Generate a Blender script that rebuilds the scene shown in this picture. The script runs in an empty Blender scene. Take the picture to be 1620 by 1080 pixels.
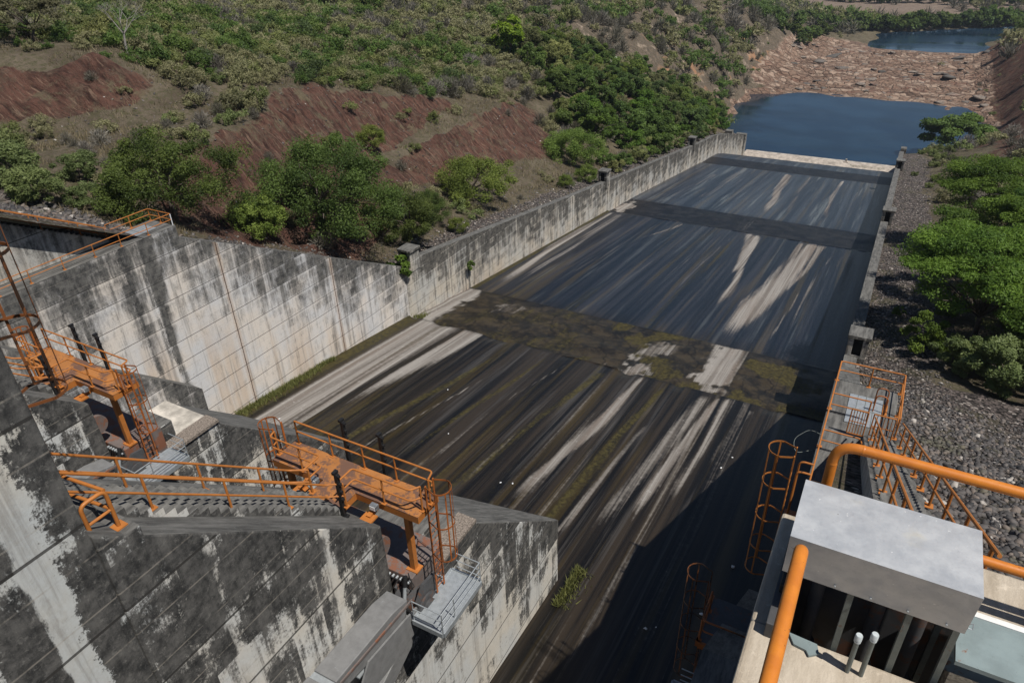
import bpy, math, random
import numpy as np
from mathutils import Vector, Matrix
random.seed(7); RNG = np.random.default_rng(11)
SC = bpy.context.scene
COL = SC.collection
R = math.radians
ORIGIN = np.zeros(3)

# ---------------------------------------------------------------- object helpers
def tag(o, label=None, cat=None, group=None, kind=None):
    if label: o['label'] = label
    if cat: o['category'] = cat
    if group: o['group'] = group
    if kind: o['kind'] = kind
    return o
def thing(name, label, cat, loc=(0,0,0), group=None):
    o = bpy.data.objects.new(name, None); COL.objects.link(o); o.empty_display_size = .3
    o.location = loc; return tag(o, label, cat, group)
def root_loc(o):
    v = Vector((0,0,0))
    while o is not None: v += o.location; o = o.parent
    return v
def kids(o): return [c for c in bpy.data.objects if c.parent is o]
def copy_tree(o, off=(0,0,0), label=None, parent=None):
    c = o.copy(); COL.objects.link(c)
    if parent is None:
        c.location = Vector(o.location)+Vector(off)
        if label: c['label'] = label
    else: c.parent = parent
    for k in kids(o): copy_tree(k, parent=c)
    return c
class MB:
    def __init__(s): s.v = []; s.f = []; s.attr = {}
    def add(s, V, F):
        b = len(s.v); s.v += [tuple(map(float, p)) for p in V]; s.f += [tuple(i+b for i in f) for f in F]; return s
    def box(s, x0, x1, y0, y1, z0, z1):
        V = [(x,y,z) for z in (z0,z1) for y in (y0,y1) for x in (x0,x1)]
        return s.add(V, [(0,2,3,1),(4,5,7,6),(0,1,5,4),(2,6,7,3),(0,4,6,2),(1,3,7,5)])
    def bar(s, a, b, w, h, up=(0,0,1)):
        a = Vector(a); b = Vector(b); d = (b-a).normalized(); u = Vector(up)
        if abs(d.dot(u)) > .95: u = Vector((0,1,0))
        r = d.cross(u).normalized(); u = r.cross(d).normalized()
        V = [p+r*(i*w/2)+u*(j*h/2) for p in (a,b) for i,j in ((-1,-1),(1,-1),(1,1),(-1,1))]
        return s.add(V, [(0,3,2,1),(4,5,6,7),(0,1,5,4),(1,2,6,5),(2,3,7,6),(3,0,4,7)])
    def tube(s, P, r, n=8, cap=True):
        P = [Vector(p) for p in P]; m = len(P); rings = []
        for i in range(m):
            d = ((P[i]-P[i-1]).normalized() if i else Vector((0,0,0)))+((P[i+1]-P[i]).normalized() if i < m-1 else Vector((0,0,0)))
            d.normalize()
            if i == 0:
                u = Vector((0,0,1)) if abs(d.z) < .9 else Vector((1,0,0)); a = d.cross(u).normalized()
            else: a = (a-d*a.dot(d)).normalized()
            b = d.cross(a); rr = r[i] if isinstance(r, (list,tuple)) else r
            rings.append([P[i]+a*math.cos(2*math.pi*k/n)*rr+b*math.sin(2*math.pi*k/n)*rr for k in range(n)])
        V = [p for q in rings for p in q]; F = []
        for i in range(m-1):
            for k in range(n):
                k2 = (k+1) % n; F.append((i*n+k, i*n+k2, (i+1)*n+k2, (i+1)*n+k))
        if cap: F += [tuple(range(n-1,-1,-1)), tuple((m-1)*n+k for k in range(n))]
        return s.add(V, F)
    def prism(s, poly, axis, a, b):
        def P(u, v, w): return {0:(w,u,v), 1:(u,w,v), 2:(u,v,w)}[axis]
        n = len(poly); V = [P(u,v,a) for u,v in poly]+[P(u,v,b) for u,v in poly]
        return s.add(V, [tuple(range(n)), tuple(range(2*n-1,n-1,-1))]+[(i,(i+1)%n+0,(i+1)%n+n,i+n) for i in range(n)])
    def cyl(s, c, axis, r, h, n=20):
        a = Vector(c); d = Vector((0,0,0)); d[axis] = h; return s.tube([a, a+d], r, n)
    def build(s, name, m, parent=None, smooth=False, bevel=0, attrs=None):
        off = root_loc(parent) if parent else Vector((0,0,0))
        me = bpy.data.meshes.new(name)
        me.from_pydata([tuple(Vector(p)-off) for p in s.v], [], s.f); me.update()
        o = bpy.data.objects.new(name, me); COL.objects.link(o)
        if parent: o.parent = parent
        me.materials.append(m)
        import bmesh
        bm = bmesh.new(); bm.from_mesh(me); bmesh.ops.recalc_face_normals(bm, faces=bm.faces); bm.to_mesh(me); bm.free()
        if smooth:
            for p in me.polygons: p.use_smooth = True
            try: me.set_sharp_from_angle(angle=R(42))
            except Exception: pass
        if attrs:
            for k, fn in attrs.items():
                a = me.attributes.new(k, 'FLOAT', 'POINT'); a.data.foreach_set('value', np.array([fn(*p) for p in s.v], dtype=np.float32))
        if bevel:
            b = o.modifiers.new('bevel', 'BEVEL'); b.width = bevel; b.segments = 2; b.limit_method = 'ANGLE'; b.angle_limit = R(50)
        return o
def np_obj(name, V, F, m, parent=None, attrs=None, smooth=False, mesh_only=False):
    me = bpy.data.meshes.new(name); V = np.asarray(V, np.float32); F = np.asarray(F, np.int32); k = F.shape[1]
    if parent is not None: V = V-np.array(root_loc(parent), np.float32)
    me.vertices.add(len(V)); me.vertices.foreach_set('co', V.ravel())
    me.loops.add(F.size); me.loops.foreach_set('vertex_index', F.ravel())
    me.polygons.add(len(F)); me.polygons.foreach_set('loop_start', np.arange(0, F.size, k, dtype=np.int32))
    try: me.polygons.foreach_set('loop_total', np.full(len(F), k, np.int32))
    except Exception: pass
    me.update(calc_edges=True); me.validate()
    if smooth: me.polygons.foreach_set('use_smooth', np.ones(len(me.polygons), bool))
    if attrs:
        for kk, a in attrs.items():
            at = me.attributes.new(kk, 'FLOAT', 'POINT'); at.data.foreach_set('value', np.asarray(a, np.float32).ravel())
    me.materials.append(m)
    if mesh_only: return me
    o = bpy.data.objects.new(name, me); COL.objects.link(o)
    if parent is not None: o.parent = parent
    return o
def grid_faces(nx, ny):   # index = j*nx+i
    i, j = np.meshgrid(np.arange(nx-1), np.arange(ny-1)); a = (j*nx+i).ravel()
    return np.stack([a, a+1, a+nx+1, a+nx], 1)
def rounded(P, rad=.12, seg=5):
    P = [Vector(p) for p in P]; out = [P[0]]
    for a, b, c in zip(P[:-2], P[1:-1], P[2:]):
        u = (a-b); v = (c-b); r = min(rad, u.length*.45, v.length*.45); u.normalize(); v.normalize()
        s, e = b+u*r, b+v*r
        for t in np.linspace(0, 1, seg): out.append(s*(1-t)**2+b*2*t*(1-t)+e*t*t)
    return out+[P[-1]]
def vnoise(x, y, seed=0):
    x = np.asarray(x, float); y = np.asarray(y, float); xi = np.floor(x).astype(np.int64); yi = np.floor(y).astype(np.int64)
    fx = x-xi; fy = y-yi; fx = fx*fx*(3-2*fx); fy = fy*fy*(3-2*fy)
    def h(a, b):
        n = (a*374761393+b*668265263+seed*974634777) & 0x7fffffff
        n = ((n ^ (n >> 13))*1274126177) & 0x7fffffff
        return ((n ^ (n >> 16)) & 0xffff)/65535.0
    return (h(xi,yi)*(1-fx)+h(xi+1,yi)*fx)*(1-fy)+(h(xi,yi+1)*(1-fx)+h(xi+1,yi+1)*fx)*fy
def fbm(x, y, seed=0, o=4):
    s = 0; a = .5
    for k in range(o): s = s+a*vnoise(x*2**k, y*2**k, seed+k); a *= .5
    return s/(1-.5**o)
def sstep(a, b, x):
    t = np.clip((x-a)/(b-a), 0, 1); return t*t*(3-2*t)

# ---------------------------------------------------------------- material helpers
class NT:
    def __init__(s, name):
        s.m = bpy.data.materials.new(name); s.m.use_nodes = True; s.t = s.m.node_tree; s.t.nodes.clear()
        s.out = s.t.nodes.new('ShaderNodeOutputMaterial'); s.bs = s.t.nodes.new('ShaderNodeBsdfPrincipled')
        s.t.links.new(s.bs.outputs[0], s.out.inputs[0])
    def put(s, sock, v):
        if v is None: return
        if hasattr(v, 'is_output'): s.t.links.new(v, sock)
        elif isinstance(v, (tuple,list)) and sock.type == 'RGBA' and len(v) == 3: sock.default_value = (*v, 1)
        else: sock.default_value = v
    def node(s, typ, props=None, ins=None):
        n = s.t.nodes.new('ShaderNode'+typ)
        for k, v in (props or {}).items(): setattr(n, k, v)
        for k, v in (ins or {}).items(): s.put(n.inputs[k], v)
        return n
    def math(s, op, a, b=0.0, c=0.0, clamp=False):
        n = s.node('Math', {'operation':op,'use_clamp':clamp}, {0:a,1:b,2:c}); return n.outputs[0]
    def mul(s, a, b): return s.math('MULTIPLY', a, b)
    def addm(s, a, b): return s.math('ADD', a, b)
    def pos(s): return s.node('NewGeometry').outputs['Position']
    def obj(s): return s.node('TexCoord').outputs['Object']
    def nrm(s): return s.node('NewGeometry').outputs['True Normal']
    def sep(s, v): return s.node('SeparateXYZ', None, {0:v}).outputs
    def scale(s, v, sc, loc=(0,0,0), rot=(0,0,0)):
        return s.node('Mapping', None, {'Vector':v,'Scale':sc,'Location':loc,'Rotation':rot}).outputs[0]
    def noise(s, v, scale=1, detail=6, rough=.6, dist=0.0):
        return s.node('TexNoise', None, {'Vector':v,'Scale':scale,'Detail':detail,'Roughness':rough,'Distortion':dist}).outputs['Fac']
    def vor(s, v, scale=1, feature='F1', out='Distance'):
        return s.node('TexVoronoi', {'feature':feature}, {'Vector':v,'Scale':scale}).outputs[out]
    def ramp(s, f, a, b, lo=0.0, hi=1.0, smooth=True):
        return s.node('MapRange', {'interpolation_type':'SMOOTHSTEP' if smooth else 'LINEAR','clamp':True}, {'Value':f,'From Min':a,'From Max':b,'To Min':lo,'To Max':hi}).outputs[0]
    def mix(s, f, a, b, mode='MIX'):
        n = s.node('Mix', {'data_type':'RGBA','blend_type':mode}); s.put(n.inputs[0], f); s.put(n.inputs[6], a); s.put(n.inputs[7], b); return n.outputs[2]
    def attr(s, name): return s.node('Attribute', {'attribute_name':name}).outputs['Fac']
    def rnd(s): return s.node('ObjectInfo').outputs['Random']
    def bump(s, h, strength=.4, dist=.05, n=None):
        return s.node('Bump', None, {'Height':h,'Strength':strength,'Distance':dist,'Normal':n}).outputs[0]
    def done(s, col, rough=.8, bump=None, metal=0.0, spec=.4):
        s.put(s.bs.inputs['Base Color'], col); s.put(s.bs.inputs['Roughness'], rough); s.put(s.bs.inputs['Metallic'], metal)
        s.put(s.bs.inputs['Specular IOR Level'], spec)
        if bump is not None: s.put(s.bs.inputs['Normal'], bump)
        return s.m

def concrete(name, spacing, off, t0, t1, depth, tint=(.46,.40,.33), seams=(), far=False, line=False, soft=.05, panw=.11, jw=.05, finew=.12, top=((.055,.054,.052),(.17,.165,.155)), dk=((.022,.0225,.023),(.112,.108,.102)), warm=0.0):
    s = NT(name); P = s.pos(); x, y, z = s.sep(P); nx, ny, nz = s.sep(s.nrm()); below = s.attr('below')
    vert = s.math('SUBTRACT', 1.0, s.math('ABSOLUTE', nz), clamp=True)
    big = s.noise(s.scale(P, (1,1,.6)), .36, 10, .72, .25)
    mid = s.noise(s.scale(P, (1,1,.45)), 1.7, 9, .75, .2)
    streak = s.noise(s.scale(P, (1,1,.05)), 2.6, 6, .68)
    wide = s.noise(s.scale(P, (1,1,.03)), .55, 4, .6)
    fine = s.noise(P, 9, 7, .75); grit = s.noise(P, 32, 4, .7)
    m = s.addm(s.addm(s.mul(big, .28), s.mul(mid, .22)), s.addm(s.mul(streak, .22), s.addm(s.mul(wide, .16), s.mul(fine, finew))))
    pan = s.noise(s.node('CombineXYZ', None, {0:s.math('FLOOR', s.math('DIVIDE', y, 1.22)), 1:s.math('FLOOR', s.math('DIVIDE', s.math('SUBTRACT', z, off), spacing/2)), 2:s.math('FLOOR', x)}).outputs[0], 3.7, 0, .5)
    m = s.addm(m, s.mul(s.math('SUBTRACT', pan, .5), panw))
    thr = s.ramp(below, 0, depth, t0, t1, False)
    d = s.math('SUBTRACT', m, thr)
    fj = s.math('FRACT', s.math('DIVIDE', s.math('SUBTRACT', z, off), spacing))
    # edges of the lifts and panels stay cleaner
    edge = s.addm(s.ramp(fj, .80, 1.0, 0, .045), s.ramp(fj, .0, .12, .03, 0)); d = s.math('SUBTRACT', d, s.mul(edge, vert))
    fy = s.math('FRACT', s.math('DIVIDE', y, 2.44)); d = s.math('SUBTRACT', d, s.mul(s.mul(s.ramp(s.math('ABSOLUTE', s.math('SUBTRACT', fy, .5)), .44, .5, 0, .05), vert), s.ramp(mid, .4, .6)))
    for yc, w, amt in seams:
        g = s.ramp(s.math('ABSOLUTE', s.math('SUBTRACT', s.addm(y, s.addm(s.mul(s.math('SUBTRACT', big, .5), .9), s.mul(s.math('SUBTRACT', fine, .5), .5))), yc)), 0, w, 1, 0)
        d = s.math('SUBTRACT', d, s.mul(s.mul(g, amt), vert))
    dark = s.ramp(d, -soft*.6, soft)
    base = s.mix(s.ramp(s.noise(P, .3, 5, .6), .35, .65), tint, (tint[0]*.88, tint[1]*.97, tint[2]*1.10))
    if warm: base = s.mix(s.mul(s.ramp(wide, .45, .62), s.ramp(below, depth*.5, depth*1.3, 0, warm)), base, (.50,.345,.21))
    base = s.mix(s.ramp(fine, .3, .75, 0, .4), base, (tint[0]*.62, tint[1]*.60, tint[2]*.58))
    base = s.mix(s.mul(s.ramp(streak, .5, .66), .5), base, (.19,.175,.16))
    base = s.mix(s.mul(s.ramp(mid, .52, .68), .45), base, (.24,.225,.205))
    dkc = s.mix(s.ramp(s.addm(s.mul(s.noise(P, 2.2, 9, .75), .7), s.mul(streak, .3)), .38, .64), dk[0], dk[1])
    dkc = s.mix(s.ramp(grit, .58, .76, 0, .5), dkc, (.20,.19,.175))
    dkc = s.mix(s.ramp(s.noise(P, 5.5, 7, .78, .3), .53, .68, 0, .65), dkc, (.185,.178,.165))
    col = s.mix(dark, base, dkc)
    w = .055/spacing if far else jw/spacing
    ln = s.math('LESS_THAN', s.math('ABSOLUTE', s.math('SUBTRACT', fj, .012)), w/2)
    ln = s.mul(s.mul(ln, s.ramp(vert, .8, .95)), .85)
    h2 = s.math('LESS_THAN', s.math('ABSOLUTE', s.math('SUBTRACT', s.math('FRACT', s.math('DIVIDE', s.math('SUBTRACT', z, off-.1), spacing/2)), .5)), w/2)
    col = s.mix(s.mul(s.mul(h2, vert), s.ramp(mid, .35, .6, 0, .5)), col, (.31,.28,.24))
    for yc, w_, amt in seams:
        dd = s.math('ABSOLUTE', s.math('SUBTRACT', s.addm(y, s.mul(s.math('SUBTRACT', mid, .5), .12)), yc))
        if line and yc > 30:
            col = s.mix(s.mul(s.mul(s.ramp(dd, .05, .35, 1, 0), vert), s.ramp(fine, .35, .6, .1, .6)), col, (.38,.25,.155))
            col = s.mix(s.mul(s.math('LESS_THAN', dd, .04), vert), col, (.09,.06,.045))
    col = s.mix(ln, col, (.03,.028,.026))
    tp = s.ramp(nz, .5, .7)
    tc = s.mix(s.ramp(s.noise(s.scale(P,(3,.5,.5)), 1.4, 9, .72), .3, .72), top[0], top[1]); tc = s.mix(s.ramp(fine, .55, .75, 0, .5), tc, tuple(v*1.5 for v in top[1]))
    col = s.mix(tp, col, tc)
    h = s.addm(s.mul(fine, .5), s.addm(s.mul(grit, .3), s.addm(s.mul(mid, .5), s.mul(ln, -1.5))))
    return s.done(col, .9, s.bump(h, .6, .03), spec=.2)

M = {}
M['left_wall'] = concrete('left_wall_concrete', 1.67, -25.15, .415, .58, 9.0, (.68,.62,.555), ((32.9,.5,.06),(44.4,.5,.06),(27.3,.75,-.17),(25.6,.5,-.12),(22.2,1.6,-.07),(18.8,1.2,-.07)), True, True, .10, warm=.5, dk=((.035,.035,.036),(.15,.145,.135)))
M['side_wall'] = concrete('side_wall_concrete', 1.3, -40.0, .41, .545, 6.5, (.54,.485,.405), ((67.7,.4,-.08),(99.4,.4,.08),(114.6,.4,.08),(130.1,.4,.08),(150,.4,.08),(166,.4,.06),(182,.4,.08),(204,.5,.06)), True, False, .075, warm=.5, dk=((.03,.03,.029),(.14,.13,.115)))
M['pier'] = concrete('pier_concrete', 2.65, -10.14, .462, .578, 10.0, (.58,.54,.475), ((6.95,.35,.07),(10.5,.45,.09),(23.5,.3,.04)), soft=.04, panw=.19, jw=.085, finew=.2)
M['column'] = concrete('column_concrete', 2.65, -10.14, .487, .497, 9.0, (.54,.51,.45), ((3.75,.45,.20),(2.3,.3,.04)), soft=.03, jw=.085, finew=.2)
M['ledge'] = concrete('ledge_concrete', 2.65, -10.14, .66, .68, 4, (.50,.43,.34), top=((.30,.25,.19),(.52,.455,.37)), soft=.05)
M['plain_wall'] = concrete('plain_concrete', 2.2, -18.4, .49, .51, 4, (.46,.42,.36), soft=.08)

def painted(name, col, wear, rust=(.11,.045,.018), scale=1.0, metal=0.0, rough=.45):
    s = NT(name); P = s.pos()
    a = s.noise(P, 1.3*scale, 8, .68, .4); b = s.noise(P, 14*scale, 6, .7)
    c = s.mix(s.ramp(s.noise(P, 3*scale, 4), .3, .7), col, tuple(v*.8 for v in col))
    c = s.mix(s.ramp(s.addm(s.mul(a, .75), s.mul(b, .25)), .64-wear, .70-wear), c, rust)
    c = s.mix(s.mul(s.ramp(b, .62, .72), .5), c, tuple(v*.45 for v in col))
    return s.done(c, s.ramp(b, .3, .7, rough, rough+.2), s.bump(b, .15, .01), metal)
OR = (.42,.150,.032)
M['orange'] = painted('orange_paint', OR, .035)
M['orange_dull'] = painted('orange_paint_aged', (.34,.10,.02), .10)
M['shaded_rust'] = painted('shaded_rust_paint', (.20,.07,.022), .16, (.035,.018,.010))  # darker copy of the rusty orange paint, ladder shade put into the colour
M['orange_deck'] = painted('orange_deck_paint', (.37,.15,.042), .17, (.13,.068,.045), .6, rough=.6)
s = NT('orange_rail_paint'); P = s.pos(); a_ = s.noise(P, 5, 7, .7, .3); b_ = s.noise(P, 48, 5, .75); c_ = s.noise(P, 22, 3, .6)
c = s.mix(s.ramp(a_, .35, .65), (.56,.185,.020), (.47,.145,.018)); c = s.mix(s.ramp(c_, .68, .72), c, (.16,.055,.02)); c = s.mix(s.ramp(b_, .60, .72, 0, .5), c, (.33,.10,.018)); c = s.mix(s.ramp(s.noise(s.scale(P,(1,1,4)), 9, 5, .7), .62, .7, 0, .5), c, (.58,.27,.09))
M['orange_clean'] = s.done(c, s.ramp(b_, .3, .7, .36, .6), s.bump(s.addm(a_, s.mul(b_, .5)), .12, .006))
M['galv'] = painted('galvanised_steel', (.42,.45,.47), .0, (.27,.26,.23), 2, .55, .42)
s = NT('zinc_sheet'); P = s.pos(); a_ = s.noise(P, 3.2, 6, .65, .3); b_ = s.noise(P, 60, 5, .75); c_ = s.noise(P, 11, 7, .7)
c = s.mix(s.ramp(a_, .38, .62), (.42,.435,.455), (.52,.53,.54)); c = s.mix(s.ramp(s.noise(P, 2.1, 5, .6), .55, .68, 0, .7), c, (.50,.465,.38)); c = s.mix(s.ramp(b_, .55, .72, 0, .45), c, (.30,.31,.33)); c = s.mix(s.ramp(s.noise(P, 38, 2, .5), .74, .76), c, (.72,.72,.71)); c = s.mix(s.ramp(s.noise(P, 24, 2, .5, .3),   .77, .785), c, (.12,.085,.06))
M['hood'] = s.done(c, s.ramp(c_, .3, .7, .42, .62), s.bump(s.addm(c_, s.mul(b_, .4)), .12, .01), metal=.42)
M['black'] = painted('black_paint', (.012,.012,.013), -.1, rough=.5)
M['grey_steel'] = painted('grey_gate_paint', (.20,.20,.20), .03, (.26,.27,.28), 1.2, .1, .5)
M['dark_steel'] = painted('dark_weathered_steel', (.075,.075,.078), .1, (.12,.06,.04), 1.5, .2, .5)
M['rust_steel'] = painted('rusted_beam_paint', (.16,.13,.12), .14, (.20,.085,.05), 1, .1, .6)
M['beam'] = painted('pale_blue_paint', (.20,.25,.255), .05, (.18,.08,.04), 2.2, .0, .5)
M['pipe'] = painted('aged_conduit', (.17,.19,.18), .05, (.16,.10,.07), 5, .4, .5)
M['cap'] = painted('pale_cap_paint', (.55,.60,.62), .02, (.33,.20,.12), 9, .2, .5)
def plain(name, col, rough=.7, metal=0.0, var=.5, scale=8):
    s = NT(name); n = s.noise(s.pos(), scale, 6, .65)
    return s.done(s.mix(s.ramp(n, .3, .7), tuple(c*(1-var) for c in col), col), rough, s.bump(n, .3, .02), metal)
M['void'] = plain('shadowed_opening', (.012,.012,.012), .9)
M['white'] = plain('white_scrap', (.75,.76,.78), .6, 0, .2)
M['lamp'] = plain('floodlight_housing', (.32,.34,.36), .4, .5)
M['speckle'] = plain('exposed_aggregate', (.30,.25,.21), .95, 0, .8, 14)
M['sill'] = plain('sill_concrete', (.47,.41,.35), .9, 0, .5, .8)
M['pale'] = plain('pale_leached_concrete', (.60,.55,.48), .9, 0, .55, 1.1)
import numpy as np
# ---------------------------------------------------------------- terrain
def dens(pts, step=9.0):
    out = []
    for a, b in zip(pts[:-1], pts[1:]):
        a = np.array(a, float); b = np.array(b, float)
        n = max(1, int(np.linalg.norm((b-a)[:2])/step))
        for i in range(n): out.append(a+(b-a)*i/n)
    out.append(np.array(pts[-1], float)); return out
def L_top(y):   # top of the long side walls
    return np.interp(y, [13,27.5,29.5,55.1,57.6,98.9,177.2,189.8,200.7,213,230.1,236], [-10.9,-18.4,-19.0,-32.4,-32.2,-38.7,-50.4,-51.9,-54.1,-57.2,-61.8,-62.6])
CTRL = []
# strip behind the left wall
CTRL += dens([(-45.2,y,L_top(y)-.45) for y in (30,42,55,68,99,130,177,200,213,228)])
CTRL += dens([(-49.5,y,L_top(y)-.25+.0*y) for y in (32,42,55,76,106,140,177,200)])
CTRL += [(-58.7,226,-57.8),(-50,226,-59.5)]
# dam embankment, left
for x in (-46,-52,-58):
    CTRL += [(x,y,-18.3-.54*(y-27.5)) for y in (27,18,9,0,-12)]
CTRL += [(-66,29.5,-17.6),(-70,10,-9),(-90,5,-6),(-130,0,-4),(-60,37,-19.2)]
# lower cut: base, crest, berm
CTRL += dens([(-60.5,86,-34.6),(-60,100,-34.8),(-60.5,118,-36.2),(-66,129,-36.8)],5)
CTRL += dens([(-64.2,82.5,-30.8),(-65,99,-29.9),(-66.5,117.5,-30.6),(-71,125,-32)],5)
CTRL += dens([(-67.3,80,-29.9),(-68.6,99,-29.3),(-70.6,113,-30.2)],5)
# main cut: base and crest
CTRL += dens([(-54,40,-22.9),(-55.6,46,-24.2),(-58.2,58,-26.6),(-60.6,66,-28.2),(-64.5,78,-29.8)],5)
CTRL += dens([(-60.6,43,-18.4),(-63.5,52,-19.2),(-67.5,64,-20.4),(-72.5,77,-21.8),(-74.5,85,-22.8),(-73.5,96,-25),(-72.5,106,-27.6)],5)
CTRL += dens([(-57,35,-19.8),(-60.6,41,-18.6)],5)
# bench and upper cut
CTRL += dens([(-100,28,-18.2),(-83.6,41.1,-18.3),(-76,49.5,-18.3),(-71,57,-18.8)],5)
CTRL += dens([(-106,32,-13),(-90,46.1,-13),(-83,52.5,-13.2),(-76,60,-16)],5)
CTRL += [(-72,40,-18.5),(-68,46,-18.6),(-80,32,-18.2),(-78,62,-16.5)]
# plateau
CTRL += [(-101,58,-12.4),(-95,76,-15.5),(-130,60,-11.5),(-170,92,-12.8),(-176,165,-20),(-128,232,-26.5),(-113,311,-34),(-99,147.6,-25.5),(-250,60,-9),(-300,250,-19),(-400,400,-24),(-250,350,-27),(-200,500,-42),(-85,95,-23.6),(-84,115,-27),(-88,130,-27.5),(-140,110,-16.5),(-135,160,-22),(-90,180,-31),(-75,140,-33.5),(-66,150,-38.5),(-62,170,-43.5),(-60,195,-49),(-700,300,-10),(-700,900,-60),(-400,800,-55),(-600,-50,0),(-250,-60,0)]
# pale spur and orange cuts beyond
CTRL += [(-100,228,-33),(-108.6,341,-39),(-87.6,399,-45),(-92,330,-40),(-79,321,-47.5),(-74.4,389,-56.5),(-60,461,-66.5),(-73.8,297,-58.5),(-68.4,192,-42.2),(-85,249,-37.5),(-75,250,-45),(-66,250,-56),(-106,536,-58),(-70,420,-60),(-82,440,-52)]
CTRL += dens([(-58,240,-71.5),(-62.5,262,-71.6),(-63.5,285,-71.7),(-66,310,-71.7),(-65,331,-71.5),(-52.7,337,-71.4),(-30,341,-71.4),(-10.3,341,-71.4),(12,332,-71.4),(22,318,-71.4),(28,303,-71.5),(22,280,-71.6),(12,262,-71.7),(8,246,-71.8)],14)
CTRL += [(x,y,-77) for x in (-45,-20,0) for y in (255,280,310)]+[(10,295,-76)]
# rock shelf, river, far bank and field
for x in (-48,-28,-8,12,20):
    CTRL += [(x,y,-70.6+.3*np.sin(x*.7+y*.3)) for y in (352,372,395,420,445)]
    CTRL += [(x,y,-71.2) for y in (468,)]+([(x,492+.5*max(0,x),-74)] if x > -27 else [])+([(-24,493,-74)] if x == -28 else [])
CTRL += [(-56,360,-70.4),(-60,400,-69),(-48,460,-70.5),(-45,480,-70.2),(-36,490,-70.2),(-33,510,-70),(-48,510,-69.5)]
CTRL += [(-90,560,-62),(-58,545,-69.8)]+[(x,538+.72*(x+30),-69.6) for x in (-45,-28,-10,10,30,50,75)]+[(x,526+.72*(x+30),-74) for x in (-22,-10,10,30,50,75)]
for x in (-250,-120,-40,40,140,300,600): CTRL += [(x,y,-69) for y in (660,800,1100,1500)]
# right bank
CTRL += dens([(2.2,y,L_top(y)-.35) for y in (42,55,68,99,130,177,200,213,228)])
CTRL += dens([(6.5,y,L_top(y)-.2) for y in (50,68,99,130,165)])
CTRL += [(x,y,-13.1-.54*(y-15.2)) for x in (3,10,20) for y in (4,14,24,34,46)]
CTRL += [(12,60,-33.2),(20,62,-31),(30,60,-27),(14,80,-34),(22,80,-31),(14,110,-39),(24,110,-35),(40,90,-25),(60,60,-15),(80,120,-25),(35,30,-18),(60,0,-2)]
CTRL += [(10,150,-46),(20,150,-42),(14.2,192,-52.5),(9,200,-54),(10,222,-60),(25.7,202,-48.5),(20,215,-53.5),(28,222,-52),(40,200,-40),(18,236,-62),(24,255,-64),(33,285,-60),(60,200,-32),(70,280,-36)]
CTRL += dens([(29.5,300,-70.5),(28,330,-70.3),(26,360,-70.3),(24,400,-70.3),(22,440,-70.5),(29,470,-70.5),(48,510,-70.5),(80,560,-70.5)],14)
CTRL += dens([(34.5,300,-64),(36,330,-60),(36,370,-58),(36,410,-57),(40,450,-60),(58,495,-62)],14)
CTRL += dens([(52,300,-50),(54,350,-46),(56,400,-43),(66,455,-46),(85,505,-54)],14)
CTRL += [(31,468,-66),(42,476,-58),(38,505,-67),(52,500,-58),(46,540,-70)]
CTRL += [(90,350,-38),(110,450,-44),(140,250,-30),(200,400,-40),(150,580,-62),(300,200,-30),(400,500,-55)]
CTRL = np.array(CTRL, float)
def _rbf_fit(P):
    n = len(P); D = np.linalg.norm(P[:,None,:2]-P[None,:,:2], axis=2)
    A = np.zeros((n+3, n+3)); A[:n,:n] = D-np.eye(n)*.02; A[:n,n]=1; A[:n,n+1:]=P[:,:2]; A[n,:n]=1; A[n+1:,:n]=P[:,:2].T
    b = np.zeros(n+3); b[:n]=P[:,2]; return np.linalg.solve(A, b)
_W = _rbf_fit(CTRL)
def height(X, Y):
    X = np.atleast_1d(np.asarray(X, float)); Y = np.atleast_1d(np.asarray(Y, float)); sh = X.shape
    q = np.stack([X.ravel(), Y.ravel()], 1); out = np.zeros(len(q)); n = len(CTRL)
    for i in range(0, len(q), 8000):
        d = np.linalg.norm(q[i:i+8000,None,:]-CTRL[None,:,:2], axis=2)
        out[i:i+8000] = d@_W[:n]+_W[n]+q[i:i+8000]@_W[n+1:]
    return out.reshape(sh)
# ---------------------------------------------------------------- hillside mesh
def axis_lines(segs):
    out = []
    for a, b, st in segs: out += list(np.arange(a, b, st))
    return np.array(out+[segs[-1][1]])
GX = axis_lines([(-700,-300,20),(-300,-140,5),(-140,-112,2),(-112,-44.4,.8),(-44.4,.4,1.28),(.4,16,.8),(16,40,1.2),(40,90,4),(90,420,20)])
GY = axis_lines([(-60,10,5),(10,150,.8),(150,335,1.6),(335,480,1.0),(480,500,2.5),(500,640,5),(640,1600,30)])
XX, YY = np.meshgrid(GX, GY); ZZ = height(XX, YY)
gy, gx = np.gradient(ZZ, GY, GX); SL = np.hypot(gx, gy)
rockm = sstep(.46, .66, SL)*(XX < -46)*(YY > 26)*(YY < 480)
rockm = np.maximum(rockm, sstep(.30, .6, SL)*(XX > 9)*(YY > 185))
_w = (fbm(XX*.12,YY*.12,2,4)-.5)*9; strat = np.abs(vnoise(XX*.12, (YY+_w)*.5, 3)-.5)*2+.7*np.abs(vnoise(XX*.35, (YY+_w*.5)*1.7, 4)-.5)
rough = fbm(XX*.22, YY*.22, 5)-.5; fine_ = fbm(XX*.9, YY*.9, 6)-.5
shelf = sstep(336, 346, YY)*sstep(500, 470, YY)*sstep(-72, -62, XX)*sstep(31, 24, XX)
shelf = np.maximum(shelf, sstep(-69.2, -70.6, ZZ)*(YY > 240)*(YY < 480)*(ZZ > -74))
away = sstep(0, 7, np.minimum(np.abs(XX+44.4), np.abs(XX-.4)))
away = np.where((YY > 240), 1, np.where((XX > -44) & (XX < 0), 0, away))
damf = (YY < 27)*1.0
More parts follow.
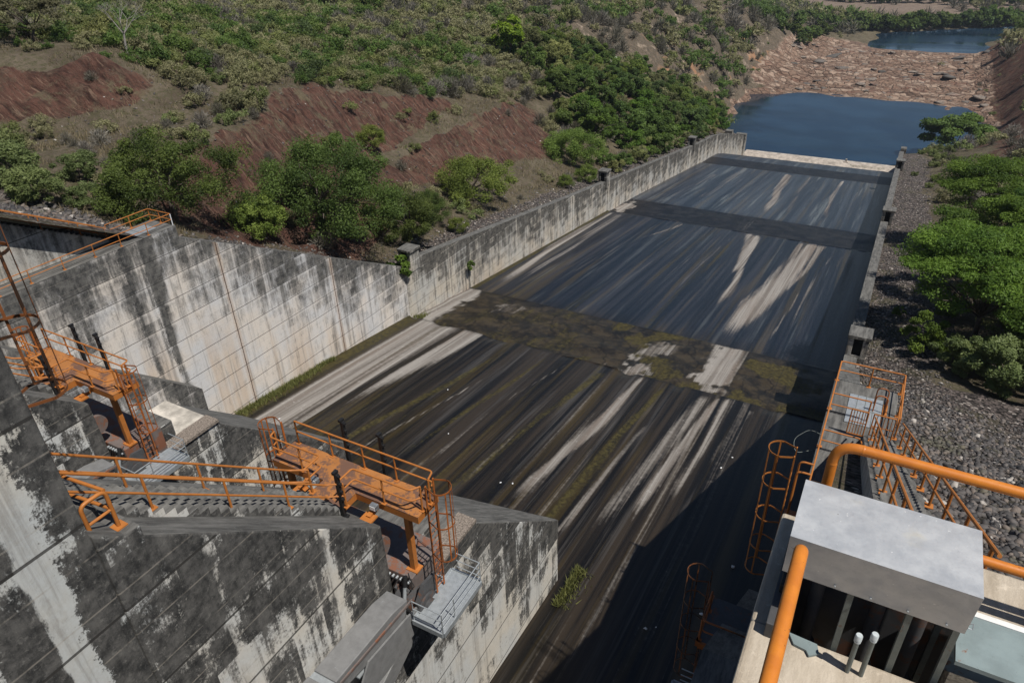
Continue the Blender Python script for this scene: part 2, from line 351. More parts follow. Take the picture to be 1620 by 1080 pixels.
sp = sstep(-66, -70, XX)*sstep(185, 215, YY)*sstep(470, 430, YY)    # rugged spur
wet = (ZZ < -72.2)
ZZ = ZZ+away*(1-damf)*(rough*.9+fine_*.30)*np.where(YY > 480, .2, 1)*np.where(ZZ < -71.2, .15, 1)+rockm*(strat-.45)*1.3*(1-damf)+rockm*fine_*1.0+rockm*(fbm(XX*.35,YY*.35,14)-.5)*1.8+sp*((fbm(XX*.12, YY*.12, 8)-.5)*5+(fbm(XX*.4, YY*.4, 18,5)-.5)*3)
_q = fbm(XX*.045+YY*.01, YY*.20, 9, 5); _st = (np.floor(_q*12)+sstep(.75,1,(_q*12) % 1))/12
ZZ = ZZ+shelf*((_st-.5)*5.5+(fbm(XX*.3,YY*.5,19,4)-.5)*1.6)*sstep(-71.5, -70.6, ZZ)
gravel = np.zeros_like(ZZ)
gravel = np.maximum(gravel, sstep(-50, -46.5, XX+rough*3)*(XX < -44)*(YY > 27)*(YY < 235))
gravel = np.maximum(gravel, sstep(7.5, 4.5, XX+rough*4)*(XX > .2)*(YY > 45)*(YY < 205)*np.where(YY > 140, .75, 1))
gravel = np.maximum(gravel, ((XX > 1) & (YY < 54))*1.0)
gravel = np.maximum(gravel, ((XX < -44) & (YY < 30))*sstep(-68, -58, XX))
V = np.stack([XX, YY, ZZ], -1).reshape(-1, 3); F = grid_faces(len(GX), len(GY))
cx = V[F].mean(1); keep = ~((cx[:,0] > -44.4) & (cx[:,0] < .4) & (cx[:,1] < 236.4))
F = F[keep]
s = NT('hillside'); P = s.pos(); rk = s.attr('rock'); sh = s.attr('shelf'); gv = s.attr('gravel'); fld = s.attr('field'); orr = s.attr('orange')
px_, py_, pz_ = s.sep(P); below = s.math('SUBTRACT', 0.0, pz_)
n1 = s.noise(P, .22, 8, .65); n2 = s.noise(P, 1.7, 7, .7); n3 = s.noise(P, 9, 4, .7)
soil = s.mix(s.ramp(n1, .35, .62), (.088,.068,.050), (.15,.122,.088))
soil = s.mix(s.ramp(n2, .42, .66, 0, .8), soil, (.062,.064,.026))
soil = s.mix(s.ramp(n3, .5, .75, 0, .5), soil, (.21,.175,.125))
st = s.noise(s.scale(P, (.22,1.25,.4)), 1.0, 9, .74, .7)
rock = s.mix(s.ramp(st, .36, .62), (.038,.020,.0162), (.130,.066,.049))
rock = s.mix(s.ramp(s.noise(s.scale(P, (.15,2.6,.35)), 1.3, 6, .7), .535, .66, 0, .75), rock, (.24,.160,.115))
rock = s.mix(s.ramp(s.noise(P, .55, 7, .7), .50, .62, 0, .55), rock, (.125,.090,.064))
rock = s.mix(s.ramp(n2, .52, .66, 0, .6), rock, (.060,.046,.034)); rock = s.mix(s.ramp(n3, .52, .70, 0, .55), rock, (.022,.013,.011)); rock = s.mix(s.ramp(s.noise(P, .28, 8, .74),   .54, .63, 0, .8), rock, s.mix(n2, (.075,.066,.040), (.19,.155,.10)))
pale = s.mix(s.ramp(st, .4, .6), (.080,.064,.050), (.170,.132,.100)); pale = s.mix(s.ramp(n2, .4, .62), pale, (.105,.088,.062)); pale = s.mix(s.ramp(s.noise(P, .13, 7, .72), .56, .66, 0, .8), pale, (.36,.285,.22))
pale = s.mix(s.ramp(s.noise(P, .05, 5, .7), .58, .66, 0, .75), pale, (.36,.195,.11))
rock = s.mix(orr, rock, pale)
ns = s.noise(s.scale(P, (.05,.2,.5)), 1, 8, .68, .5)
shc = s.mix(s.ramp(ns, .34, .5), (.075,.053,.042), (.255,.170,.125)); shc = s.mix(s.ramp(ns, .54, .66), shc, (.35,.26,.195))
shc = s.mix(s.ramp(s.noise(s.scale(P,(.03,.1,.1)), 1, 6, .65), .54, .62, 0, .8), shc, (.19,.10,.072)); shc = s.mix(s.ramp(n2, .56, .7, 0, .7), shc, (.07,.06,.055))
vc = s.node('TexVoronoi', None, {'Vector':P,'Scale':4.5}); vg = s.sep(vc.outputs['Color'])[0]
wv = s.node('VectorMath', {'operation':'ADD'}, {0:s.scale(P, (.30,.46,.5)), 1:s.scale(s.node('TexNoise', None, {'Vector':P,'Scale':.35,'Detail':5}).outputs['Color'], (1.2,1.2,1.2))}).outputs[0]
vcell = s.node('TexVoronoi', None, {'Vector':wv,'Scale':1.0}); vedge = s.node('TexVoronoi', {'feature':'DISTANCE_TO_EDGE'}, {'Vector':wv,'Scale':1.0}).outputs['Distance']
shc = s.mix(s.ramp(s.sep(vcell.outputs['Color'])[0], 0, 1, .0, .6), shc, (.16,.105,.078)); shc = s.mix(s.math('GREATER_THAN', s.sep(vcell.outputs['Color'])[1], .72), shc, s.mix(n2, (.26,.18,.135), (.41,.31,.24))); shc = s.mix(s.ramp(vedge,   .0, .07, .5, 0), shc, (.028,.023,.020))  # dark cell edges painted in as shadow lines between the shelf rocks
gr = s.mix(s.ramp(vg, .1, .9), (.055,.048,.045), (.19,.155,.14)); gr = s.mix(s.math('GREATER_THAN', vg, .93), gr, (.42,.37,.33)); gr = s.mix(s.ramp(vc.outputs['Distance'], .5, .8), gr, (.02,.018,.016))
gr = s.mix(s.ramp(n1, .5, .66, 0, .55), gr, (.085,.08,.04))
col = s.mix(s.ramp(s.addm(gv, s.mul(s.math('SUBTRACT', n2, .5), .8)), .4, .6), soil, gr)
col = s.mix(s.ramp(s.addm(rk, s.addm(s.mul(s.math('SUBTRACT', n1, .5), .5), s.mul(s.math('SUBTRACT', n2, .5), .6))), .30, .48), col, rock)
col = s.mix(s.ramp(s.addm(sh, s.mul(s.math('SUBTRACT', n1, .5), .5)), .35, .6), col, shc)
col = s.mix(fld, col, s.mix(s.ramp(n1, .3, .7), (.15,.11,.085), (.21,.165,.13)))
h = s.addm(s.mul(st, 1.2), s.addm(s.addm(s.mul(n2, .8), s.mul(s.mul(sh, s.ramp(vedge, 0, .2)), 1.5)), s.mul(n3, .35)))
M['ground'] = s.done(col, .95, s.bump(h, 1.0, .4), spec=.15)
fieldm = sstep(575, 620, YY)
orange = np.maximum(sp, sstep(200, 240, YY)*(XX < -55)*1.0)
rockm2 = np.maximum(rockm, sp*sstep(.12, .4, SL)*.9)
tag(np_obj('hillside', V, F, M['ground'], attrs=dict(rock=rockm2, shelf=shelf, gravel=gravel, field=fieldm, orange=orange), smooth=True), kind='structure')
def ground(x, y):
    i = np.clip(np.searchsorted(GX, x)-1, 0, len(GX)-2); j = np.clip(np.searchsorted(GY, y)-1, 0, len(GY)-2)
    u = (x-GX[i])/(GX[i+1]-GX[i]); v = (y-GY[j])/(GY[j+1]-GY[j])
    return ZZ[j,i]*(1-u)*(1-v)+ZZ[j,i+1]*u*(1-v)+ZZ[j+1,i]*(1-u)*v+ZZ[j+1,i+1]*u*v
def slope_at(x, y):
    i = np.clip(np.searchsorted(GX, x), 0, len(GX)-1); j = np.clip(np.searchsorted(GY, y), 0, len(GY)-1); return SL[j,i]

# ---------------------------------------------------------------- water
s = NT('pool_water'); P = s.pos()
rp = s.noise(s.scale(P, (1,.45,1)), 1.6, 5, .65); rp2 = s.noise(P, .06, 3, .5)
c = s.mix(s.ramp(rp2, .35, .65), (.005,.016,.031), (.010,.027,.048)); gust = s.noise(s.scale(P, (.018,.05,1)), 1, 5, .6, .6)
M['water'] = s.done(c, s.ramp(gust, .40, .62, .06, .26), s.bump(s.addm(rp, s.mul(s.noise(s.scale(P, (1,.4,1)), 6, 3, .6), .4)), s.ramp(gust, .40, .62, .05, .22), .15), spec=.5)
mb = MB(); mb.add([(-150,236.5,-71.5),(60,236.5,-71.5),(60,350,-71.5),(-150,350,-71.5)], [(0,1,2,3)]); tag(mb.build('pool_water', M['water']), kind='structure')
mb = MB(); mb.add([(-75,455,-71.7),(160,455,-71.7),(160,660,-71.7),(-75,660,-71.7)], [(0,1,2,3)])
tag(mb.build('river_water', M['water']), kind='structure')

# ---------------------------------------------------------------- spillway chute
XL, XR = -44.0, -0.3
PY = [8,31.1,40.3,55.0,55.3,62,67.4,67.9,114.5,114.9,126.6,127.1,178,178.3,190,196,203,210,220,229,233]
PZ = [-33.0,-35.4,-36.4,-38.2,-38.75,-39.75,-40.6,-40.65,-46.5,-46.95,-48.35,-48.4,-55.7,-56.0,-57.35,-58.3,-60.1,-62.6,-66.5,-69.5,-69.6]
def floor_z(y): return np.interp(y, PY, PZ)
cxs = np.arange(XL, XR+.01, .285); cxs[-1] = XR
cys = np.unique(np.concatenate([np.arange(8, 130, .5), np.arange(130, 233.1, .9), [54.98,55.02,55.3,67.4,67.9,114.5,114.52,114.9,126.6,127.1,178,178.3]]))
CX, CY = np.meshgrid(cxs, cys)
band = ((CY > 55.01) & (CY < 67.6)).astype(float)
band2 = ((CY > 114.51) & (CY < 126.8)).astype(float); band3 = ((CY > 178) & (CY < 189)).astype(float)
edge_n = (vnoise(CX*.5, CX*0+3, 21)-.5)*1.0
CZ = floor_z(CY+np.where(np.abs(CY-55) < 1.4, 0, 0))
lump = fbm(CX*.35, CY*.35, 31)-.45
CZ = CZ+band*(lump*.55)+band2*lump*.25
# worn lower edge of the slab lip
lip = np.exp(-((CY-55)/.7)**2); CZ = CZ-lip*np.clip(vnoise(CX*.6, CX*0, 33)-.62, 0, 1)*1.1
# raised margin by the left wall
seg1 = CY < 55.01; seg2 = (CY > 67.6) & (CY < 114.51); seg3 = (CY > 126.8) & (CY < 178); seg4 = CY > 189
t1 = vnoise(CX*.55+vnoise(CX*.2, CY*.03, 40)*1.2, CY*.018, 41); t2 = vnoise(CX*1.7, CY*.03, 42); t3 = vnoise(CX*4.2, CY*.05, 43)
stre = t1*.5+t2*.32+t3*.18
def streak(xa, ya, xb, yb, wa, wb, amt, wob=.35, sd=50):
    t = (CY-ya)/(yb-ya); xc = xa+(xb-xa)*t+(vnoise(CY*.09, CY*0, sd)-.5)*2*wob; w = wa+(wb-wa)*np.clip(t, 0, 1)
    w = w*(.75+.5*vnoise(CX*0+1, CY*.11, sd+1))
    return amt*sstep(1.25, .2, np.abs(CX-xc)/w)*sstep(-.02,.04,t)*sstep(1.02,.75,t)*(.7+.5*vnoise(CX*3, CY*.12, sd+2))
dry = np.zeros_like(CX)
dry = np.maximum(dry, seg1*sstep(.55, .75, stre)*.45*(CX < -3))
# broad dry zone by the left wall on the first slab
z1 = seg1*sstep(-42.4, -41.6, CX)*sstep(-33.2-.12*(55-CY), -35.0-.12*(55-CY), CX+vnoise(CY*.12, CX*.4, 60)*1.6)
dry = np.maximum(dry, z1*(.62+.5*sstep(.36, .52, stre)))
dry = dry*(1-seg1*np.exp(-((CX+36.9+.05*(55-CY))/.35)**2)*.9)
for a in ((-16.4,54.9,-18.9,30,.28,.95,.95),(-17.5,40,-19.6,24,.5,.8,.55),(-10.7,54.5,-12.6,30,.75,.9,.6),(-9.6,54.5,-11.0,33,.35,.6,.95),(-8.4,54.9,-9.2,36,.4,.35,.8),(-13.6,47,-15.0,26,.25,.5,.6),(-6.8,54,-7.8,42,.5,.3,.5),(-24,54,-27.6,26,.18,.35,.45),(-29,50,-32,28,.14,.3,.5),(-21.5,50,-23,30,.12,.3,.4)):
    dry = np.maximum(dry, seg1*streak(*a, sd=int(abs(a[0]*7))))
for a in ((-8.5,114.4,-12.3,67.8,1.35,1.75,1.05),(-7.0,114.4,-9.6,84,.7,.35,.7),(-9.6,112,-14.0,75,.35,.5,.5),(-10.3,114,-11.6,84,.7,.6,.7),(-17.4,114.2,-15.0,76,1.0,.6,.85),(-18.8,114.4,-16.2,90,1.0,.4,.8),(-23,114,-24.5,70,.3,.5,.4),(-26.5,114,-29,70,.4,.6,.35),(-34,114.4,-36,70,.4,.8,.35),(-20.8,110,-21.5,80,.15,.3,.5),(-43.2,114,-42.0,68,.5,1.1,.95),(-41.2,114,-39.6,68,.9,.9,.55),(-5.6,114,-6.8,70,.35,.3,.5),(-30,114,-33,100,.6,.2,.6),(-7.2,100,-8.2,69,.2,.3,.6)):
    dry = np.maximum(dry, seg2*streak(*a, sd=int(abs(a[0]*5))+3))
for a in ((-22.4,177,-19.2,127,1.1,1.0,.85),(-10.5,177,-9.4,128,.7,.6,.7),(-32,177,-33,128,1.2,1.5,.42),(-17.5,177,-16.2,128,.6,.7,.42),(-6,177,-5.6,128,.9,.8,.35),(-37,165,-38,128,1.1,.9,.4),(-27,170,-28,128,.5,.6,.35),(-42.6,177,-42.6,128,.6,.8,.4),(-15,177,-14,130,.3,.2,.3)):
    dry = np.maximum(dry, seg3*streak(*a, sd=int(abs(a[0]*3))+5))
dry = np.maximum(dry, (seg2*.9+seg3*.7)*sstep(.62, .82, stre)*.38)
# within the mossy band
blob = lambda x, y, rx, ry, sd: sstep(1.1, .55, np.hypot((CX-x)/rx, (CY-y)/ry)+(fbm(CX*.8, CY*.6, sd, 5)-.5)*2.6)
dry = np.maximum(dry, band*np.maximum(streak(-12.2,69.5,-10.4,53.5,2.0,1.9,1.0,sd=70,wob=.9)*sstep(.22,.42,fbm(CX*.9,CY*.5,70)), blob(-11.3,60.5,1.6,5.5,70)*.8))
dry = np.maximum(dry, band*blob(-18.2, 57.6, 1.9, 3.4, 71)*.75)
dry = np.maximum(dry, band*blob(-17.2, 63.0, 1.8, 2.4, 72)*.6)
dry = np.maximum(dry, band*blob(-36.6, 64.5, 1.5, 2.2, 73)*.5)
dry = np.maximum(dry, band*sstep(-41.0, -42.3, CX+(fbm(CX, CY, 74)-.5)*2)*.8)
dry = np.maximum(dry, band2*(blob(-42.6, 121, 1.4, 6, 75)*.85+blob(-20.5, 120, .5, 7, 76)*.35))
dry = np.maximum(dry, seg4*sstep(.6, .8, stre)*.3)
moss = np.zeros_like(CX)
moss = np.maximum(moss, band*sstep(.40, .62, fbm(CX*.3, CY*.25, 80))*(.55+.4*(CX > -24)))
moss = np.maximum(moss, (seg1*.6+seg2*.6)*sstep(.60, .85, vnoise(CX*1.1+9, CY*.03, 81))*.9)
moss = np.maximum(moss, (seg1*sstep(-41.6, -43.2, CX)+(seg2+seg3*.6)*sstep(-42.7, -43.6, CX))*.9)
moss = np.maximum(moss, seg1*streak(-20.5,54,-23.5,28,.5,.7,.9,sd=7)); moss = np.maximum(moss, seg1*streak(-14.3,54,-16.2,26,.5,.9,1.0,sd=8)); moss = np.maximum(moss, seg1*streak(-30.5,52,-34,28,.4,.8,.8,sd=9)); moss = np.maximum(moss, seg1*streak(-26,54,-29.5,28,.3,.5,.7,sd=10))
moss = moss*np.where(seg3 | seg4, .45, 1); moss = moss*(1-dry*.8)
lipm = np.maximum(np.exp(-((CY-55.15)/.22)**2), np.maximum(np.exp(-((CY-67.7)/.2)**2), np.exp(-((CY-114.7)/.25)**2)))*(vnoise(CX*.5,CX*0,88) > .25)
algae = np.where((CY > 55.05) & (CY < 67.75) | (CY > 114.55) & (CY < 126.95) | (CY > 178.2) & (CY < 189), 1.0, 0)
s = NT('chute_concrete'); P = s.pos(); dr = s.attr('dry'); mo = s.attr('moss'); al = s.attr('band')
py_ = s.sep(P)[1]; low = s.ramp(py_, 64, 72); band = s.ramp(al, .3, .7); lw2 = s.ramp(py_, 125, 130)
f1 = s.noise(s.scale(P, (1.5,.020,.02)), 1, 4, .58, .12); f4 = s.noise(s.scale(P, (.42,.012,.01), (3,0,0)), 1, 3, .5); f5 = s.noise(s.scale(P, (.85,.03,.03), (7,0,0)), 1, 5, .6, .2)
f2 = s.noise(s.scale(P, (6.5,.07,.06)), 1, 4, .6, .1); f6 = s.noise(s.scale(P, (22,.5,.4)), 1, 3, .6); f3 = s.noise(P, 3.0, 8, .74); f7 = s.noise(P, .5, 6, .68)
blk = s.mix(low, (.0055,.0050,.0048), (.0055,.0085,.0150)); brn = s.mix(low, (.029,.022,.0155), (.021,.023,.031)); gry = s.mix(low, (.055,.050,.046), (.047,.053,.060))  # downstream slabs tinted blue: sky reflection put into the wet colours
brn = s.mix(lw2, brn, (.034,.043,.058)); gry = s.mix(lw2, gry, (.105,.118,.125)); blk = s.mix(lw2, blk, (.012,.018,.030))  # lower slabs get a paler blue, sky reflection again in the colour
wetc = s.mix(s.ramp(s.addm(s.mul(f1, .6), s.mul(f4, .4)), .43, .62), blk, brn)
wetc = s.mix(s.ramp(s.addm(s.mul(f5, .75), s.mul(f2, .25)), .53, .66, 0, .85), wetc, gry)
olv = s.mix(s.ramp(s.noise(s.scale(P, (.7,.02,.02), (19,0,0)), 1, 4, .55), .54, .66, 0, .8), (0,0,0), (.030,.020,.004)); wetc = s.mix(1.0, wetc, olv, 'ADD')
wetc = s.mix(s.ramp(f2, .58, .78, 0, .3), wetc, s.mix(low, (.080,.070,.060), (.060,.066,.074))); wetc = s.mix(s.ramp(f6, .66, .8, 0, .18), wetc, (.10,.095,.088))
mossc = s.mix(s.ramp(f3, .36, .64), (.020,.016,.006), (.068,.056,.016))
bandc = s.mix(s.ramp(f7, .40, .62), s.mix(low, (.012,.010,.008), (.006,.007,.010)), s.mix(low, (.040,.030,.018), (.017,.017,.019))); bandc = s.mix(s.ramp(f3, .52, .68, 0, .6), bandc, s.mix(low, (.060,.046,.024), (.030,.029,.028)))
crk = s.ramp(s.node('TexVoronoi', {'feature':'DISTANCE_TO_EDGE'}, {'Vector':s.node('VectorMath', {'operation':'ADD'}, {0:P, 1:s.scale(s.node('TexNoise', None, {'Vector':P,'Scale':.8,'Detail':4}).outputs['Color'], (1.5,1.5,1.5))}).outputs[0],'Scale':.33}).outputs['Distance'], .0, .045, 1, 0)
bandc = s.mix(s.mul(crk, .7), bandc, (.004,.004,.004))
c = s.mix(band, wetc, bandc)
fm = s.ramp(s.addm(s.addm(mo, s.mul(s.math('SUBTRACT', f1, .5), .9)), s.addm(s.mul(s.math('SUBTRACT', f2, .5), .6), s.mul(s.math('SUBTRACT', f3, .5), .6))), .36, .95)
c = s.mix(s.mul(fm, .85), c, mossc)
drc = s.mix(s.ramp(f1, .38, .60), (.135,.118,.105), (.25,.232,.213)); drc = s.mix(s.ramp(f2, .52, .70, 0, .6), drc, (.085,.073,.063)); drc = s.mix(s.ramp(f5, .5, .64, 0, .6), drc, (.15,.12,.10)); drc = s.mix(s.mul(s.ramp(f3, .54, .75), s.ramp(f6, .4, .6)), drc, (.42,.405,.39))
fd = s.ramp(s.addm(s.addm(dr, s.mul(s.math('SUBTRACT', f2, .5), .8)), s.addm(s.mul(s.math('SUBTRACT', f3, .5), .45), s.mul(s.math('SUBTRACT', f1, .5), .7))), .28, .85)
c = s.mix(fd, c, drc)
jn = s.math('LESS_THAN', s.math('ABSOLUTE', s.math('SUBTRACT', s.math('FRACT', s.math('DIVIDE', s.sep(P)[0], 10.9)), .5)), .004)
c = s.mix(s.mul(jn, .6), c, (.012,.011,.010))
lp = s.attr('lip'); c = s.mix(s.mul(lp, .9), c, (.005,.005,.005))
rg = s.ramp(fd, 0, .7, .34, .88); rg = s.addm(rg, s.mul(s.math('SUBTRACT', f3, .5), .25)); rg = s.addm(rg, s.mul(fm, .25)); rg = s.addm(rg, s.mul(band, .12))
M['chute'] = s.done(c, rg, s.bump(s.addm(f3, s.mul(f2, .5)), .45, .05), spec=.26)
chute = thing('spillway_chute', 'long sloping concrete spillway chute streaked with dark algae and pale dry stains', 'spillway', (-22,60,-40))
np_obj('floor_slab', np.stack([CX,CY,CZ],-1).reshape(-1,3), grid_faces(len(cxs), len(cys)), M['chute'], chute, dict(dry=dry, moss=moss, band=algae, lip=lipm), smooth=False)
mb = MB(); mb.prism([(231.5,-76),(231.5,-68.9),(233.5,-67.95),(236.6,-67.95),(236.6,-80)], 0, XL, XR)
mb.build('end_sill', M['sill'], chute, bevel=.05)
mb = MB(); mb.box(-14.2,-13.7,234.2,234.7,-67.95,-66.9).box(-14.6,-13.3,234.0,234.9,-67.95,-67.7); mb.build('sill_block', M['sill'], chute, bevel=.05)

# ---------------------------------------------------------------- side walls
def long_wall(name, label, xin, xout, mat, ys, cap=.0):
    w = thing(name, label, 'retaining wall', (xin, ys[0], L_top(ys[0])))
    n = len(ys); top = [float(L_top(y)) for y in ys]; bot = [float(min(floor_z(y), -30))-3 for y in ys]
    V = []; F = []
    for y, t, b in zip(ys, top, bot): V += [(xin,y,b),(xin,y,t),(xout,y,t),(xout,y,b)]
    for i in range(n-1):
        a = 4*i; F += [(a,a+1,a+5,a+4),(a+1,a+2,a+6,a+5),(a+2,a+3,a+7,a+6)]
    F += [(0,3,2,1),(4*n-4,4*n-3,4*n-2,4*n-1)]
    mb = MB().add(V, F); mb.build('wall_face', mat, w, attrs=dict(below=lambda x,y,z: float(L_top(y))-z))
    return w
ys1 = [27.4,29.4,35,40,45,50,55.2]; ys2 = [55.2,57.6,60,70,80,90,99,110,120,130,140,150,160,170,177.2,184,189.8,195,200.7,207,213,221,230.1]
lw = long_wall('sloped_side_wall', 'steep stained concrete wall with fine horizontal joints below the left platform', XL, XL-.9, M['left_wall'], ys1)
lw2 = long_wall('chute_side_wall', 'long low mottled concrete wall with roofed vent boxes along the left edge of the chute', XL, XL-.9, M['side_wall'], ys2)
rw = long_wall('sloped_side_wall', 'steep concrete wall top just below the right railed platform', XR, XR+1.3, M['left_wall'], ys1)
rw2 = long_wall('chute_side_wall', 'long concrete wall edging the right of the chute beside pale gravel', XR, XR+1.0, M['side_wall'], ys2)
def pilasters(w, x, ys, d):
    for y in ys:
        zt = float(L_top(y)); zb = float(floor_z(y))-1
        MB().box(min(x,x+d), max(x,x+d), y-.22, y+.22, zb, zt-.15).build('pilaster', M['side_wall'], w, attrs=dict(below=lambda x_,y_,z_: 3.0))
pilasters(lw2, XL, (99.4,114.6,160.5,204), .10)
# end blocks of the left wall
MB().box(XL-2.6, XL+.5, 229.3, 231.2, -76, -61.4).build('end_pier', M['side_wall'], lw2, attrs=dict(below=lambda x,y,z: -61.4-z), bevel=.05)
MB().box(XL-2.2, XL-.2, 212, 214, -70, -56.2).build('end_block', M['side_wall'], lw2, bevel=.05)
def vent_shaft(w, xin, dirn, y, top, open_front=True):
    """hollow concrete vent box with an overhanging roof slab standing on the wall"""
    x0 = xin-dirn*.0; x1 = xin+dirn*1.55; a, b = min(x0,x1), max(x0,x1); zb = float(L_top(y))-1.2
    mb = MB().box(a, a+.22, y-.85, y+.85, zb, top-.28).box(b-.22, b, y-.85, y+.85, zb, top-.28).box(a+.22, b-.22, y+.7, y+.85, zb, top-.28)
    mb.box(a+.22, (a+b)/2-.35, y-.85, y-.7, zb, top-.28).box((a+b)/2+.35, b-.22, y-.85, y-.7, zb, top-.28).box((a+b)/2-.35, (a+b)/2+.35, y-.85, y-.7, zb, zb+1.25)
    sft = mb.build('vent_shaft', M['side_wall'], w, attrs=dict(below=lambda x_,y_,z_: 1.5), bevel=.02)
    MB().box(a-.08, b+.15, y-.95, y+.95, top-.28, top).build('roof_slab', M['side_wall'], sft, bevel=.03)
    MB().box(a+.24, b-.24, y-.55, y+.6, zb+.2, top-.5).build('vent_shade', M['void'], sft)  # near-black solid block standing in for the shade inside the shaft
for y in (114.0, 170.5): vent_shaft(lw2, XL+.15, -1, y, float(L_top(y))+2.0)
vent_shaft(lw2, XL+.1, -1, 57.0, -30.9)
for y in (57.6, 114.0, 170.5): vent_shaft(rw2, XR-.05 if y != 57.6 else XR, 1, y, float(L_top(y))+1.9)
MB().box(XR+.1, XR+1.6, 228.8, 231, -76, -60.6).build('end_pier', M['side_wall'], rw2, bevel=.05)
# ---------------------------------------------------------------- piers
def S(y): return -12.5-.88*(y-7.1)        # sloping top of every pier
PX0, PX1 = -16.7, -12.5
def loft(st, zb, x_fn=None):
    """stations (y, xl, xr, z) -> closed solid with vertical sides down to zb"""
    V = []; F = []; n = len(st)
    for y, xl, xr, z in st: V += [(xl,y,zb),(xl,y,z),(xr,y,z),(xr,y,zb)]
    for i in range(n-1):
        a = 4*i; F += [(a,a+1,a+5,a+4),(a+1,a+2,a+6,a+5),(a+2,a+3,a+7,a+6),(a+3,a,a+4,a+7)]
    F += [(0,3,2,1),(4*n-4,4*n-3,4*n-2,4*n-1)]
    return V, F
def pier_body(m, root, xl, xr, nose_left=True):
    st = [(4.78,xl,xr,S(4.78))]+[(y,xl,xr,S(y)) for y in (7,9,11,12.85)]+[(12.95,xl,xr,-22.2),(18.5,xl,xr,-22.35),(18.52,xl,xr,S(18.5))]
    st += [(y,xl,xr,S(y)) for y in (20.5,22.8)]+([(25,xl+(xr-xl)*.5,xr,S(25)),(27.0,xr-.35,xr,S(27.0))] if nose_left else [(27.4,xl,xr,S(27.4))])
    V, F = loft(st, -44)
    tops = lambda y: S(y)
    return MB().add(V, F).build('pier_body', m, root, attrs=dict(below=lambda x,y,z: max(0, S(y)-z)), bevel=.06)
P1 = []     # top level things standing on the first pier, copied for the second
pier = thing('spillway_pier', 'dark stained concrete pier nearest the camera, its top sloping down to a pointed nose', 'pier', (-14.6,4.8,-36))
pier_body(M['pier'], pier, PX0, PX1)
V, F = loft([(-9,PX0-.1,PX1+.004,3.0),(4.775,PX0-.1,PX1+.004,3.0)], -44); MB().add(V, F).build('bridge_column', M['column'], pier, attrs=dict(below=lambda x,y,z: 4.0), bevel=.04)
# stair flight
SX0, SX1 = -15.5, -13.62
mb = MB(); n = 27; y0 = 5.0; dy = 7.3/n; poly = [(y0, S(y0)-.3)]
for i in range(n):
    zt = -12.3-.87*(y0+i*dy+dy/2-7.1); poly += [(y0+i*dy, zt), (y0+(i+1)*dy, zt)]
poly += [(y0+n*dy, S(y0+n*dy)-.3)]; mb.prism(poly, 0, SX0, SX1)
mb.build('stair_flight', M['pier'], pier, attrs=dict(below=lambda x,y,z: 0.5))
MB().box(-13.5,-12.494,4.79,5.75,-13.0,-11.0).build('pedestal', M['pier'], pier, attrs=dict(below=lambda x,y,z: 2.2), bevel=.05)
MB().box(-13.3,-12.38,15.6,18.4,-22.3,-22.14).build('aggregate_topping', M['speckle'], pier)
MB().box(-15.6,-13.4,15.4,16.6,-22.2,-21.3).build('bearing_block', M['pier'], pier, attrs=dict(below=lambda x,y,z: 4.0), bevel=.04)
# trunnion beam
tb = MB().box(-17.75,-11.75,13.15,15.05,-22.25,-20.05).build('trunnion_beam', M['rust_steel'], pier, bevel=.03)
for i in range(7): MB().cyl((-12.9+i*.17,13.15,-20.25), 1, .05, -.12, 8).build('anchor_bolt', M['galv'], tb)
mb = MB().tube([(-12.95,12.99,-18.9),(-12.75,12.99,-18.9)], .45, 20); mb.build('bearing_plate', M['rust_steel'], pier, smooth=True)
P1.append(pier)

# radial gate arms on the camera side of the pier
def gate(xa, xb, sg, label):
    g = thing('radial_gate', label, 'gate', (xa, 13.2, -21.2))
    lo, hi = min(xa,xb), max(xa,xb)
    MB().prism([(12.4,-20.15),(11.6,-19.95),(8.75,-19.85),(8.75,-20.5),(12.1,-21.1)], 0, lo, hi).build('arm', M['grey_steel'], g, bevel=.03)
    MB().prism([(8.5,-19.82),(-2.0,-19.45),(-2.0,-20.1),(8.5,-20.55)], 0, lo, hi-.02).build('arm', M['grey_steel'], g, bevel=.03)
    MB().prism([(12.95,-20.9),(12.0,-20.75),(10.1,-20.55),(9.6,-21.2),(10.3,-21.95),(10.7,-22.0),(12.6,-21.9)], 0, hi+.02, hi+.09).build('web_plate', M['grey_steel'], g)
    MB().box(lo,hi+.03,8.5,8.75,-20.5,-19.93).build('splice_plate', M['galv'], g)
    MB().bar((hi+.11,8.8,-19.92),(hi+.11,12.5,-20.2),.05,.09).build('edge_flange', M['rust_steel'], g)
    MB().prism([(12.9,-21.3),(12.2,-21.9),(0.0,-28.0),(0.0,-29.0),(12.4,-22.7)], 0, lo+.1, hi-.1).build('arm', M['grey_steel'], g, bevel=.03)
    for i in range(9):
        y = 9.95-i*.62; z = -20.95-i*.42; MB().box(lo+.15, hi-.05, y-.26, y+.26, z-.06, z).build('step_grating', M['galv'], g)
    MB().cyl((lo-.05,13.2,-21.2), 0, .55, hi-lo+.28, 28).build('trunnion_hub', M['dark_steel'], g, smooth=True)
    MB().cyl((hi+.2,13.2,-21.2), 0, .3, .14, 24).build('hub_cap', M['dark_steel'], g, smooth=True)
    MB().prism([(12.7,-20.6),(13.15,-20.1),(13.9,-20.2),(14.0,-22.2),(12.9,-22.0)], 0, hi+.05, hi+.16).prism([(12.9,-20.6),(14.0,-20.15),(14.0,-22.2),(12.9,-22.0)], 0, lo-.12, lo-.02).build('yoke', M['dark_steel'], g)
    return g
P1.append(gate(-12.3, -11.42, 1, 'grey radial gate arm pivoting on the nearest pier, running down beside the dark wall face'))
